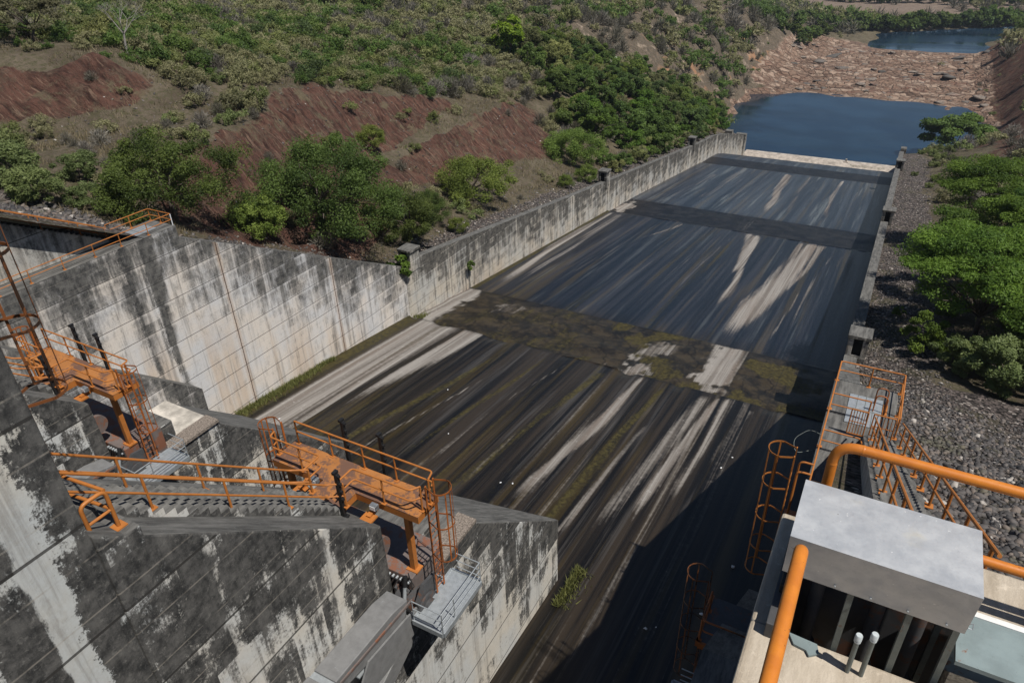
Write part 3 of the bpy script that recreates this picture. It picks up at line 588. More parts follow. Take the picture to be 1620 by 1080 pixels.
act = thing('hydraulic_cylinder', 'slender pale hydraulic cylinder beside the trunnion of the nearest pier', 'cylinder', (-11.95,12.9,-20.4))
MB().tube([(-11.95,12.95,-20.35),(-11.75,12.45,-21.3)], .07, 12).build('cylinder_barrel', M['galv'], act, smooth=True)
MB().tube([(-12.0,13.1,-20.0),(-11.95,12.95,-20.35)], .09, 10).build('cylinder_head', M['black'], act, smooth=True)
MB().tube([(-12.02,13.3,-20.05),(-11.8,13.1,-20.0),(-11.6,13.05,-20.25),(-11.75,12.9,-20.5),(-11.95,12.9,-20.4)], .018, 6).build('hose', M['black'], act, smooth=True)
P1.append(act)

# railings
def rail(root, path, h, mids, r=.032, post_at=None, mat=None, plate=True, rad=.12, close=None):
    """path of base points; top rail and mid rails follow it, posts at parameters or at given points"""
    mat = mat or M['orange']; P = [Vector(p) for p in path]
    MB().tube(rounded([p+Vector((0,0,h)) for p in P], rad), r, 8).build('top_rail', mat, root, smooth=True)
    for f in mids: MB().tube(rounded([p+Vector((0,0,h*f)) for p in P], rad), r*.9, 8).build('mid_rail', mat, root, smooth=True)
    for q in (post_at or P):
        q = Vector(q); mb = MB().tube([q, q+Vector((0,0,h))], r, 8)
        if plate: mb.box(q.x-.09,q.x+.09,q.y-.09,q.y+.09,q.z,q.z+.02)
        mb.build('post', mat, root, smooth=True)
def lerp(a, b, t): return Vector(a).lerp(Vector(b), t)
def T(y): return -12.3-.87*(y-7.1)
def stair_rail(x, label, ypost, yend):
    g = thing('stair_railing', label, 'railing', (x, 7, T(7)))
    a = (x,4.95,T(4.95)); b = (x,yend,T(yend))
    path = [a, b, (x+(.42 if x > -14.5 else .5), yend+.35, T(yend)-.05)]
    rail(g, path, 1.0, (.48,), .035, [(x,y,T(y)) for y in ypost]+[path[-1]], M['orange'])
    return g
P1.append(stair_rail(-13.8, 'orange tube railing along the camera side of the nearest pier stairs', (6.75,8.7,10.5), 12.0))
P1.append(stair_rail(-15.35, 'orange tube railing along the far side of the nearest pier stairs', (7.1,9.05,10.9), 12.0))
gr = thing('guard_frame', 'short orange U-shaped guard frame on the concrete block heading the nearest pier stairs', 'railing', (-12.9,5.2,-11))
MB().tube(rounded([(-12.85,4.95,-11),(-12.85,4.95,-9.98),(-12.85,5.5,-9.98),(-12.85,5.5,-11)], .16), .045, 10).build('hoop', M['orange'], gr, smooth=True)
MB().tube([(-12.85,4.95,-10.5),(-12.85,5.5,-10.5)], .035, 8).build('cross_bar', M['orange'], gr, smooth=True)
MB().tube([(-12.85,5.5,-9.98),(-14.3,5.35,-9.98)], .04, 8).tube([(-12.85,5.5,-10.5),(-14.3,5.35,-10.5)], .04, 8).build('side_bar', M['orange'], gr, smooth=True)
MB().box(-12.98,-12.72,4.82,5.08,-11,-10.97).build('foot_plate', M['orange'], gr); MB().box(-12.98,-12.72,5.37,5.63,-11,-10.97).build('foot_plate', M['orange'], gr)
P1.append(gr)

# catwalk across the pier
DZ = -17.0; DX0, DX1, DY0, DY1 = -17.75, -11.25, 13.3, 14.5
cw = thing('catwalk', 'rusty orange steel catwalk with pipe rails standing on legs over the nearest pier', 'catwalk', (-14.6,13.9,-18))
MB().box(DX0,DX1,DY0,DY1,DZ-.04,DZ).box(-15.3,-13.85,12.35,DY0,DZ-.04,DZ).build('deck', M['orange_deck'], cw)
mb = MB().box(DX0,DX1,DY0,DY0+.07,DZ-.3,DZ-.045).box(DX0,DX1,DY1-.07,DY1,DZ-.3,DZ-.045).box(DX0,DX0+.07,DY0+.07,DY1-.07,DZ-.3,DZ-.045).box(DX1-.07,DX1,DY0+.07,DY1-.07,DZ-.3,DZ-.045)
mb.box(-15.3,-15.23,12.35,DY0,DZ-.3,DZ-.045).box(-13.92,-13.85,12.35,DY0,DZ-.3,DZ-.045)
for x in (-16.5,-15.2,-14,-12.6): mb.box(x,x+.06,DY0+.07,DY1-.07,DZ-.2,DZ-.045)
mb.build('edge_beam', M['orange'], cw)
rail(cw, [(-17.5,DY1-.05,DZ),(-11.35,DY1-.05,DZ),(-11.25,DY1-.45,DZ)], 1.05, (.55,), .034, [(x,DY1-.05,DZ) for x in (-17.5,-15.85,-14.36,-12.94)]+[(-11.25,DY1-.45,DZ)])
rail(cw, [(-13.87,12.55,DZ),(-13.87,DY0+.05,DZ),(-11.5,DY0+.05,DZ),(-11.3,DY0+.35,DZ)], 1.05, (.55,), .034, [(-13.87,12.7,DZ),(-12.65,DY0+.05,DZ),(-11.3,DY0+.35,DZ)])
rail(cw, [(-15.3,12.55,DZ),(-15.3,DY0+.05,DZ),(-17.65,DY0+.05,DZ),(-17.72,DY0+.35,DZ)], 1.05, (.55,), .034, [(-15.3,12.7,DZ),(-16.3,DY0+.05,DZ),(-17.72,DY0+.35,DZ)])
MB().tube([(-17.5,DY1-.05,DZ+1.05),(-17.5,DY1-.05,DZ)], .034, 8).build('post', M['orange'], cw, smooth=True)
for x, y, zb in ((-11.95,13.6,-20.05),(-13.05,12.75,S(12.75)),(-17.3,13.6,-20.05),(-16.1,12.75,S(12.75))):
    if y < 13: MB().bar((x,y+.15,zb+.02),(x,y+.72,DZ-.3),.17,.17,(0,1,0)).build('leg', M['orange'], cw)
    else: MB().box(x-.1,x+.1,y-.1,y+.1,zb+.03,DZ-.3).build('leg', M['orange'], cw)
    yy = y+(.15 if y < 13 else 0); MB().box(x-.24,x+.24,yy-.2,yy+.2,zb-.02,zb+.04).build('base_plate', M['orange'], cw)
P1.append(cw)
def black_post(x, y, z0, z1, label):
    g = thing('limit_switch_post', label, 'post', (x,y,z0))
    MB().box(x-.065,x+.065,y-.065,y+.065,z0,z1).build('post', M['black'], g, bevel=.01)
    for k in range(4): MB().box(x+.065,x+.13,y-.05,y+.05,z1-.12-k*.32,z1-.04-k*.32).build('cleat', M['black'], g)
    MB().box(x-.1,x+.02,y-.1,y+.1,z1,z1+.1).build('switch_box', M['black'], g)
    MB().box(x-.13,x+.13,y-.13,y+.13,z0-.03,z0+.02).build('foot_plate', M['black'], g)
    P1.append(g)
black_post(-13.5,12.28,S(12.28)+.02,-15.2,'stout black post standing at the foot of the nearest pier stairs')
black_post(-15.38,14.75,-18.4,-15.45,'slim black post behind the nearest catwalk, further from the ladder cage on the right')
black_post(-13.7,14.75,-18.4,-15.5,'slim black post behind the nearest catwalk, closer to the right ladder cage')
def floodlight(x, y, z, label):
    g = thing('floodlight', label, 'floodlight', (x,y,z))
    MB().box(x-.14,x+.14,y-.08,y+.12,z-.1,z+.12).build('housing', M['lamp'], g, bevel=.03)
    MB().box(x-.11,x+.11,y-.095,y-.081,z-.07,z+.09).build('glass', M['white'], g)
    MB().tube([(x,y+.1,z),(x,y+.22,z-.12)], .025, 6).build('bracket', M['orange'], g)
    P1.append(g)
floodlight(-12.95,13.12,-17.12,'small grey floodlight under the camera-side rail of the nearest catwalk')
floodlight(-15.55,13.12,-17.0,'small grey floodlight at the inner left corner of the nearest catwalk')

# caged ladders
def cage_ladder(label, x, y, z0, z1, ang, cz0=None, mat=None, rad=.38, hoops=None, name='caged_ladder', bars=5, gap=.44):
    mat = mat or M['orange_dull']; g = thing(name, label, 'ladder', (x,y,z0))
    f = Vector((math.cos(ang), math.sin(ang), 0)); t = Vector((-f.y, f.x, 0)); c = Vector((x,y,0))
    for s_ in (-1, 1): MB().bar(c+t*s_*gap/2+Vector((0,0,z0)), c+t*s_*gap/2+Vector((0,0,z1)), .075, .03, f).build('stile', mat, g)
    z = z0+.25
    while z < z1-.9: MB().tube([c-t*gap/2+Vector((0,0,z)), c+t*gap/2+Vector((0,0,z))], .014, 6).build('rung', mat, g); z += .29
    zs = hoops or list(np.linspace(cz0, z1-.05, max(2, int((z1-cz0)/1.1)+1)))
    prof = [c+t*gap/2]+[c+f*(.42+rad*math.cos(a))+t*(rad*math.sin(a)) for a in np.linspace(math.pi*.5, -math.pi*.5, 13)]+[c-t*gap/2]
    for z in zs:
        mb = MB(); pts = [p+Vector((0,0,z)) for p in prof]
        for a, b in zip(pts[:-1], pts[1:]): mb.bar(a, b, .012, .06)
        mb.build('hoop', mat, g)
    for k in np.linspace(2, len(prof)-3, bars).astype(int):
        p = prof[k]; MB().bar(p+Vector((0,0,zs[0])), p+Vector((0,0,zs[-1])), .05, .012, (p-c-f*.42)).build('cage_bar', mat, g)
    return g
P1.append(cage_ladder('orange caged ladder dropping from the right end of the nearest catwalk to the galvanised platform', -11.12, 13.92, -21.0, -15.9, 0, -19.0))
P1.append(cage_ladder('orange caged ladder hoop standing above the left end of the nearest catwalk', -17.85, 13.92, -21.0, -15.9, math.pi, -19.0))
# galvanised service platform
def service_platform(label, x0, x1, y0, y1, z, xw=-12.5):
    g = thing('service_platform', label, 'platform', ((x0+x1)/2, (y0+y1)/2, z))
    MB().box(x0,x1,y0,y1,z-.03,z).build('floor_plate', M['galv'], g)
    MB().box(x1,x1+.06,y0,y1,z-.16,z+.06).box(x0-.06,x0,y0,y1,z-.16,z+.06).box(x0,x1,y0-.06,y0,z-.16,z+.06).box(x0,x1,y1,y1+.06,z-.16,z+.06).build('edge_channel', M['galv'], g)
    rail(g, [(x0+.05,y0,z),(x1,y0,z),(x1,y1,z),(x0+.25,y1,z)], 1.0, (.62,.30), .022, [(x0+.05,y0,z),(x1,y0,z),(x1,(y0+y1)/2-.5,z),(x1,y1,z)], M['galv'], False, .02)
    for yb in (y0+.4, y1-.4): MB().bar((x0-.6,yb,z-1.0),(x1-.2,yb,z-.12),.07,.07).box(xw,x1-.2,yb-.04,yb+.04,z-.14,z-.06).build('bracket', M['galv'], g)
    return g
P1.append(service_platform('galvanised steel platform with thin rails hung below the nearest catwalk', -11.25, -10.0, 12.35, 14.85, -21.05))
# ---- second pier: copies of everything, 15.6 m further left
swap = [('nearest pier','farther pier'),('nearest catwalk','farther catwalk')]
P2L = {
 'spillway_pier': 'second concrete pier with a pale bleached ledge, between nearest pier and left wall',
 'guard_frame': 'orange U-shaped guard frame on the stair head of the farther pier',
}
for o in P1:
    base = o.name.split('.')[0]; lb = P2L.get(base, o['label'])
    for a, b in swap: lb = lb.replace(a, b)
    if base == 'stair_railing': lb = lb.replace('the pier stairs', 'the farther pier stairs')
    c = copy_tree(o, (-15.6,0,0), lb)
    if base == 'spillway_pier': pier2 = c
MB().add([(-32.2,18.45,-22.325),(-28.16,18.45,-22.325),(-28.16,16.6,-22.295),(-29.4,16.2,-22.29),(-30.2,15.5,-22.28),(-32.2,15.8,-22.28)],[(0,1,2,3,4,5)]).build('bleached_ledge', M['pale'], pier2)
# caged ladder on the bridge column
cl = cage_ladder('shaded brown caged ladder climbing the edge of the left bridge column', -13.0, 4.84, -9.6, 2.4, math.pi/2, None, M['shaded_rust'], .42, [-7.4,-6.0,-4.6,-3.2,-1.8,-.4,1.0,2.2], bars=4)

# ---------------------------------------------------------------- abutments
la = thing('abutment', 'left abutment wall of stained concrete carrying the far orange-railed walkway', 'abutment', (-44,20,-36))
def abut(root, xs, s_):
    """xs: inner face; s_ +1 right bank, -1 left bank"""
    V, F = loft([(y,*sorted((xs,xs-s_*1.5)),min(-18.35,S(y))) for y in (6,12,14,18,21,24,27.4)], -44)
    MB().add(V, F).build('nose_wall', M['left_wall'], root, attrs=dict(below=lambda x,y,z: max(0,min(-18.35,S(y))-z)))
    V, F = loft([(6,*sorted((xs+s_*.003,xs+s_*2.6)),-18.4),(30.1,*sorted((xs+s_*.003,xs+s_*2.6)),-18.4)], -44)
    MB().add(V, F).build('walkway_block', M['left_wall'], root, attrs=dict(below=lambda x,y,z: max(0,-18.4-z)), bevel=.04)
    # stair block against the bank
    st = [(y,*sorted((xs+s_*1.55,xs+s_*2.75)),-18.4+.56*(26.3-y)) for y in (2.0,10.0,18.0,26.2)]
    V, F = loft(st, -44); MB().add(V, F).build('stair_wall', M['plain_wall'], root, attrs=dict(below=lambda x,y,z: 4.0))
    mb = MB(); n = 70; y0 = 26.2; poly = [(y0,-18.7)]
    for i in range(n):
        a = y0-i*.3; z = -18.4+.56*(26.3-a)+.13; poly += [(a,z),(a-.3,z)]
    poly += [(y0-n*.3, -18.4+.56*(26.3-(y0-n*.3))-.3)]
    mb.prism(poly, 0, xs+s_*1.7, xs+s_*2.6); mb.build('stair_flight', M['plain_wall'], root, attrs=dict(below=lambda x,y,z: 2.0))
    MB().box(*sorted((xs+s_*.75,xs+s_*2.05)),26.9,29.1,-18.39,-18.36).build('hatch_cover', M['galv'], root)
    mb = MB()
    for k in range(1,4):
        x = xs+s_*(.75+k*.325); mb.box(x-.012,x+.012,26.9,29.1,-18.36,-18.352)
    mb.box(*sorted((xs+s_*.75,xs+s_*2.05)),27.98,28.02,-18.36,-18.353); mb.build('hatch_seam', M['pipe'], root)
abut(la, -44.0, -1)
MB().box(-47.2,-46.75,2,25.6,-40,-17.0).build('bank_wall', M['plain_wall'], la, attrs=dict(below=lambda x,y,z: 2.5))
ra = thing('abutment', 'right abutment block under the railed platform beside the cobble slope', 'abutment', (-.3,20,-36))
abut(ra, -.3, 1)
lr = thing('platform_railing', 'thin orange railing round the distant walkway on the left abutment', 'railing', (-44.2,24,-18.4))
z = -18.4
rail(lr, [(-44.15,17.9,z),(-44.15,30.0,z)], .85, (.5,), .03, [(-44.15,y,z) for y in (17.9,19.8,21.9,24.0,25.9,28.0)])
MB().tube([(-44.15,30,z),(-44.15,30,z+.85)], .035, 8).build('post', M['white'], lr, smooth=True)
rail(lr, [(-44.15,30.0,z),(-46.5,30.0,z),(-46.5,26.6,z)], .85, (.5,), .03, [(-45.4,30,z),(-46.5,30,z),(-46.5,28.4,z),(-46.5,26.6,z)])
sr = thing('stair_railing', 'distant thin orange handrail descending the left bank stairs', 'railing', (-46.6,20,-15))
rail(sr, [(-46.6,8.0,-18.4+.56*18.3),(-46.6,26.0,-18.3)], .9, (.5,), .03, [(-46.6,y,-18.4+.56*(26.3-y)) for y in (9,11.2,13.4,15.6,17.8,20,22.2,24.4,26)])
sr2 = thing('stair_railing', 'distant orange inner handrail of the left bank stairs, nearer the chute', 'railing', (-45.7,20,-15))
rail(sr2, [(-45.65,8.0,-18.4+.56*18.3),(-45.65,26.0,-18.3)], .9, (.5,), .03, [(-45.65,y,-18.4+.56*(26.3-y)) for y in (9,11.2,13.4,15.6,17.8,20,22.2,24.4,26)])
# ---------------------------------------------------------------- right platform, stairs, ladders
z = -18.4
pr = thing('platform_railing', 'bright orange railing enclosing the right platform with the grey hatch', 'railing', (1,26,z))
rail(pr, [(-.2,19.9,z),(-.2,30.0,z),(2.35,30.0,z),(2.35,26.6,z)], 1.0, (.55,), .032, [(-.2,21.5,z),(-.2,24.8,z),(-.2,27.6,z),(-.2,30,z),(1.1,30,z),(2.35,30,z),(2.35,28.2,z),(2.35,26.6,z)], M['orange'])
rail(pr, [(-.2,27.3,z),(1.25,27.3,z)], 1.0, (.45,), .03, [(1.25,27.3,z)], M['orange'])
rail(pr, [(-.2,24.6,z),(1.1,24.6,z),(1.22,24.2,z)], 1.0, (.5,), .03, [(1.22,24.2,z)], M['orange'])
rail(pr, [(-.15,21.4,z),(1.1,21.4,z),(1.25,21.0,z)], 1.0, (.5,), .032, [(1.25,21.0,z)], M['orange'])
def gate_leaf(label, x0, x1, y):
    g = thing('barred_gate', label, 'gate', (x0,y,z))
    MB().tube(rounded([(x0,y,z+.1),(x0,y,z+1.25),(x1,y,z+1.25),(x1,y,z+.1),(x0,y,z+.1)], .03), .028, 6).tube([(x0,y,z+.68),(x1,y,z+.68)], .02, 6).build('frame', M['orange'], g, smooth=True)
    mb = MB(); n = 6
    for k in range(1,n): x = x0+(x1-x0)*k/n; mb.tube([(x,y,z+.1),(x,y,z+1.25)], .016, 6)
    mb.build('bars', M['orange'], g)
gate_leaf('left leaf of the small orange barred gate at the foot of the right bank stairs', .62, 1.22, 26.1)
gate_leaf('right leaf of the small orange barred gate, next to the cobbles', 1.42, 2.2, 26.1)
hl = thing('hatch_hoops', 'pair of curved orange grab hoops standing beside the grey hatch', 'grab rail', (1.8,28.6,z))
for y in (28.15, 28.75):
    MB().tube(rounded([(1.42,y,z),(1.42,y,z+.85),(1.86,y,z+.85),(1.86,y,z)], .22, 8), .028, 8).build('hoop', M['orange_dull'], hl, smooth=True)
MB().box(1.78,1.96,28.05,28.85,z,z+.03).build('foot_plate', M['orange'], hl)
def bank_rail(x, label, y0, y1):
    g = thing('stair_railing', label, 'railing', (x,y1,-17)); b = lambda y: -18.4+.56*(26.3-y)+.1
    ys = np.arange(y0+.4, y1, 1.9)
    rail(g, [(x,y0,b(y0)),(x,y1,b(y1))], .95, (.5,), .032, [(x,float(y),b(float(y))) for y in ys], M['orange'])
bank_rail(1.45, 'orange handrail of the right bank stairs on the side facing the chute', 9.0, 25.6)
bank_rail(2.42, 'orange handrail of the right bank stairs on the side facing the cobbles', 9.0, 25.9)
cage_ladder('upper orange caged ladder over the dark chute, just left of the grey metal hood', -.78, 19.75, -21.9, -15.1, math.pi, -20.6, M['orange'], .42, [-20.6,-19.4,-18.0,-16.5,-15.15], bars=4, gap=.5)
sl = thing('grab_rails', 'pair of orange bent grab rails where the upper right caged ladder meets the platform', 'grab rail', (-.4,20.3,z))
for y in (19.95, 20.5):
    MB().tube(rounded([(-.62,y,-18.4),(-.62,y,-16.0),(-.2,y,-16.0)], .25, 7), .036, 8).build('grab_rail', M['orange'], sl, smooth=True)
MB().box(-.75,-.3,19.8,20.7,-18.44,-18.38).build('step_plate', M['orange_dull'], sl)
ld = thing('ladder_landing', 'shaded brown grating landing with rails between the two right caged ladders', 'landing', (-1.4,17.7,-22))
MB().box(-2.4,-.4,16.8,18.9,-22.05,-22.0).build('grating', M['dark_steel'], ld)
MB().box(-2.45,-2.35,16.75,18.95,-22.25,-21.98).box(-2.35,-.4,16.7,16.8,-22.25,-21.98).build('edge_beam', M['orange_dull'], ld)
rail(ld, [(-.45,16.85,-22),(-2.35,16.85,-22),(-2.35,18.2,-22)], 1.05, (.5,), .034, [(-.45,16.85,-22),(-2.35,16.85,-22),(-2.35,18.2,-22)], M['orange_dull'], rad=.2)
cage_ladder('lower caged ladder sunk in shadow at the bottom edge beside the right abutment', -2.55, 18.55, -27.5, -20.6, math.pi, -26.2, M['shaded_rust'], .42, [-26.2,-24.8,-23.4,-22.1,-20.65], bars=4, gap=.5)
service_platform('shadowed galvanised platform with thin rails below the right ladders', -3.2, -1.9, 15.2, 17.9, -26.4, -3.3)
sw = thing('wire_loop', 'loose grey wire curling over the edge of the right platform', 'wire', (-.4,25,-18.4))
MB().tube(rounded([(-.25,25.6,-18.38),(-.7,25.5,-18.2),(-1.2,25.0,-18.5),(-1.0,24.6,-18.9),(-.45,24.9,-18.75),(-.28,25.2,-18.9)], .3, 6), .012, 6).build('strand', M['pipe'], sw, smooth=True)

# ---------------------------------------------------------------- ledge right below the camera
lg = thing('bridge_pier', 'pale sunlit concrete pier top under the grey metal hood', 'pier', (1.5,3,-10))
mb = MB().box(-.16,3.6,2.0,3.14,-9.0,-3.72).box(-.16,.04,3.142,4.15,-9,-3.722).box(.042,3.6,3.142,4.15,-9,-4.5)
mb.build('pier_head', M['ledge'], lg, attrs=dict(below=lambda x,y,z: 4.0), bevel=.02)
MB().box(-.3,3.6,-3,4.2,-44,-9.02).build('pier_shaft', M['column'], lg, attrs=dict(below=lambda x,y,z: 4.0))
MB().box(-.19,3.6,1.2,1.998,-9.0,-3.86).build('lower_step', M['ledge'], lg, attrs=dict(below=lambda x,y,z: 4.0), bevel=.03)
MB().box(.042,.95,3.64,4.05,-4.49,-3.34).build('shade_block', M['dark_steel'], lg, attrs=dict(below=lambda x,y,z: 4.0), bevel=.02)  # added to stop light from behind the hood; dark tone stands for shade
MB().box(1.0,3.6,3.72,4.15,-4.5,-3.66).build('curb', M['ledge'], lg, attrs=dict(below=lambda x,y,z: 4.0), bevel=.02)
pl = thing('steel_plate', 'dark blue painted steel strip lying on the pier top left of the hood', 'plate', (-.02,3.4,-3.72))
MB().box(-.07,-.01,3.05,3.75,-3.72,-3.60).build('strip', M['dark_steel'], pl, bevel=.005)
MB().box(-.05,.0,3.3,3.42,-3.60,-3.52).build('bracket', M['black'], pl, bevel=.01)
bp = thing('cut_plate', 'small grey painted plate corner at the foot of the hood', 'plate', (.1,3.0,-3.71))
mb = MB(); mb.prism([(.06,3.13),(.10,3.06),(.17,3.05),(.19,3.02),(.24,3.06),(.22,3.12)], 2, -3.716, -3.70); mb.build('plate', M['beam'], bp)
hd = thing('metal_hood', 'large pale zinc sheet hood on steel angle legs standing in the lower right foreground', 'hood', (.4,3.3,-3.7))
hx0, hx1, hy0, hy1, hz0, hz1 = -.055, .85, 3.1, 3.6, -3.245, -2.93
mb = MB(); t = .006
fw = .042     # front sheet leaned in at its foot to turn it from the sun
mb.prism([(hy0,hz1),(hy1,hz1),(hy1,hz1-t),(hy0+t,hz1-t)], 0, hx0, hx1).prism([(hy0,hz1-.0005),(hy0+t,hz1-t),(hy0+fw+t,hz0),(hy0+fw,hz0)], 0, hx0, hx1)
mb.box(hx0,hx1,hy1-t,hy1,hz0,hz1-t).prism([(hy0+t,hz1-t),(hy1-t,hz1-t),(hy1-t,hz0),(hy0+fw+t,hz0)], 0, hx0, hx0+t).prism([(hy0+t,hz1-t),(hy1-t,hz1-t),(hy1-t,hz0),(hy0+fw+t,hz0)], 0, hx1-t, hx1)
mb.build('sheet_cover', M['hood'], hd)
for x, y in ((.31,3.155),(.60,3.155),(.83,3.2),(.02,3.55),(.83,3.55)):
    zb = -3.72 if y < 3.12 else -4.5
    MB().box(x-.016,x+.016,y-.003,y+.003,zb,hz0+.02).box(x-.016,x-.010,y+.003,y+.03,zb,hz0+.02).build('leg', M['pipe'], hd)
mb = MB()
for x in (.05,.22,.4,.58,.76): mb.cyl((x,3.134,hz0+.03), 1, .006, -.008, 8)
mb.tube([(.85,3.16,hz0+.06),(.87,3.15,hz0+.08),(.872,3.14,hz0+.05),(.85,3.135,hz0+.055)], .004, 6); mb.build('rivets', M['galv'], hd)
for x in (.16,.5,.72):
    vs = thing('valve_pipe', 'dim vertical pipe stub in the dark under the metal hood', 'pipe', (x,3.5,-4.5), 'dim pipe stubs under the hood')
    MB().tube([(x,3.5,-4.5),(x,3.5,-3.3)], .04, 12).build('stub', M['dark_steel'], vs, smooth=True)
    MB().tube([(x,3.5,-4.2),(x,3.5,-4.15)], .07, 12).build('flange', M['dark_steel'], vs, smooth=True)
for x, y, zt, lb in ((.395,3.03,-3.40,'shorter capped grey conduit with a rusty cap in front of the hood'),(.465,3.04,-3.36,'taller capped grey conduit with a clean pale cap in front of the hood')):
    cp = thing('capped_conduit', lb, 'pipe', (x,y,-3.72))
    MB().tube([(x,y,-3.73),(x,y,zt-.04)], .0135, 12).build('conduit', M['pipe'], cp, smooth=True)
    MB().tube([(x,y,zt-.055),(x,y,zt-.045)], .0185, 12).tube([(x,y,zt-.04),(x,y,zt-.006),(x,y,zt)], [.0195,.0195,.016], 14).build('cap', M['cap'], cp, smooth=True)
bm_ = thing('steel_beam', 'pale blue painted steel beam with rust stained white edge at the right frame edge', 'beam', (2,3.4,-3.6))
MB().box(.88,3.6,3.2,3.56,-3.55,-3.52).box(.88,3.6,3.36,3.38,-3.8,-3.55).build('flange', M['beam'], bm_)
mb = MB().box(.88,3.6,3.561,3.60,-3.56,-3.515); mb.build('white_edge', painted('edge_paint', (.72,.72,.70), .10, (.17,.07,.03), 3, 0, .5), bm_)
fr = thing('foreground_railing', 'thick orange tube railing crossing behind the grey metal hood towards the right', 'railing', (.1,3.72,-3.7))
MB().tube(rounded([(.06,3.74,-3.36),(.06,3.74,-2.72),(3.6,3.74,-2.72)], .13, 9), .031, 16).build('top_rail', M['orange_clean'], fr, smooth=True)
for q in ((.06,3.74,-2.86),(.20,3.74,-2.72)):
    e = Vector((0,0,.008)) if q[0] < .1 else Vector((.008,0,0)); MB().tube([Vector(q)-e, q, Vector(q)+e], [.0305,.0332,.0305], 18).build('weld_bead', M['orange_clean'], fr, smooth=True)
MB().tube([(.06,3.74,-3.25),(3.6,3.74,-3.25)], .03, 16).build('mid_rail', M['orange_clean'], fr, smooth=True)
MB().tube([(2.2,3.74,-4.4),(2.2,3.74,-2.72)], .03, 14).build('post', M['orange_clean'], fr, smooth=True)
fy = thing('foreground_railing', 'single thick orange rail end running towards the camera at the bottom edge', 'railing', (0,2,-3.8))
MB().tube(rounded([(.012,-1.5,-2.44),(.012,2.56,-2.44),(.012,2.56,-3.74)], .1, 8), .031, 16).build('top_rail', M['orange_clean'], fy, smooth=True)
MB().tube([(.012,.9,-3.86),(.012,.9,-2.44)], .03, 14).build('post', M['orange_clean'], fy, smooth=True)

# ---------------------------------------------------------------- loose stones
import bmesh
def ico(sub=1):
    bm = bmesh.new(); bmesh.ops.create_icosphere(bm, subdivisions=sub, radius=1); bm.verts.ensure_lookup_table()
    V = np.array([v.co[:] for v in bm.verts]); F = np.array([[v.index for v in f.verts] for f in bm.faces]); bm.free(); return V, F
def stone_variants(k, sub, flat=.62):
    out = []
    for i in range(k):
        V, F = ico(sub); d = RNG.normal(size=(7,3)); d /= np.linalg.norm(d, axis=1)[:,None]
        for q in d: V = V-np.clip(V@q-.62, 0, None)[:,None]*q*.9      # knock flat facets
        V = V*RNG.uniform(.8,1.2,3)*np.array([1.15,.9,flat]); out.append((V, F))
    return out
def scatter_stones(name, pts, sizes, variants, mat, kind='stuff'):
    Vs = []; Fs = []; T = []; b = 0
    for (x,y,z0), s_ in zip(pts, sizes):
        V, F = variants[RNG.integers(len(variants))]; a = RNG.uniform(0, 6.283); c, d = math.cos(a), math.sin(a); tl = RNG.normal(0,.3,2)
        W = V*s_; W = np.stack([W[:,0]*c-W[:,1]*d, W[:,0]*d+W[:,1]*c, W[:,2]+W[:,0]*tl[0]+W[:,1]*tl[1]], 1)+np.array([x,y,z0])
        Vs.append(W); Fs.append(F+b); b += len(V); T.append(np.full(len(V), RNG.random()))
    return tag(np_obj(name, np.concatenate(Vs), np.concatenate(Fs), mat, attrs=dict(tint=np.concatenate(T))), kind=kind)
s = NT('cobble'); ti = s.attr('tint'); n = s.noise(s.pos(), 9, 6, .7)
c = s.mix(s.ramp(ti, .0, .7, smooth=False), (.030,.029,.030), (.115,.102,.095)); c = s.mix(s.ramp(ti, .72, .86), c, (.16,.13,.11)); c = s.mix(s.math('GREATER_THAN', ti, .972), c, (.38,.345,.31))
c = s.mix(s.ramp(n, .45, .7, 0, .5), c, (.03,.028,.028)); c = s.mix(s.ramp(s.noise(s.pos(), .5, 4), .56, .66, 0, .6), c, (.09,.085,.05))
M['cobble'] = s.done(c, .75, s.bump(n, .4, .02), spec=.4)
sv = stone_variants(8, 1)
pts = []; sz = []
for _ in range(13000):
    y = RNG.uniform(6, 50); x = 2.85+RNG.random()**1.25*(4+.45*y)
    s_ = RNG.choice([.06,.08,.10,.125,.17])*RNG.uniform(.8,1.25); pts.append((x,y,ground(x,y)+s_*.25)); sz.append(s_)
scatter_stones('cobbles', pts, sz, sv, M['cobble'])
pts = []; sz = []
for _ in range(5200):
    y = 46+RNG.random()**1.4*150; x = RNG.uniform(.9, 6.8+RNG.normal(0,.8)); s_ = RNG.uniform(.05,.15); pts.append((x,y,ground(x,y)+s_*.2)); sz.append(s_)
for _ in range(6200):
    y = RNG.uniform(28, 190); x = -45.0-abs(RNG.normal(0,2.4)); s_ = RNG.uniform(.06,.19); pts.append((x,y,ground(x,y)+s_*.2)); sz.append(s_)
for _ in range(1800):
    y = RNG.uniform(8, 30); x = RNG.uniform(-60,-47.3); s_ = RNG.uniform(.1,.3); pts.append((x,y,ground(x,y)+s_*.2)); sz.append(s_)
for _ in range(1500):      # debris on the faces of the cuts
    y = RNG.uniform(40, 130); x = RNG.uniform(-80,-50); s_ = RNG.uniform(.05,.2); pts.append((x,y,ground(x,y)+s_*.15)); sz.append(s_)
scatter_stones('gravel', pts, sz, stone_variants(5, 1), M['cobble'])
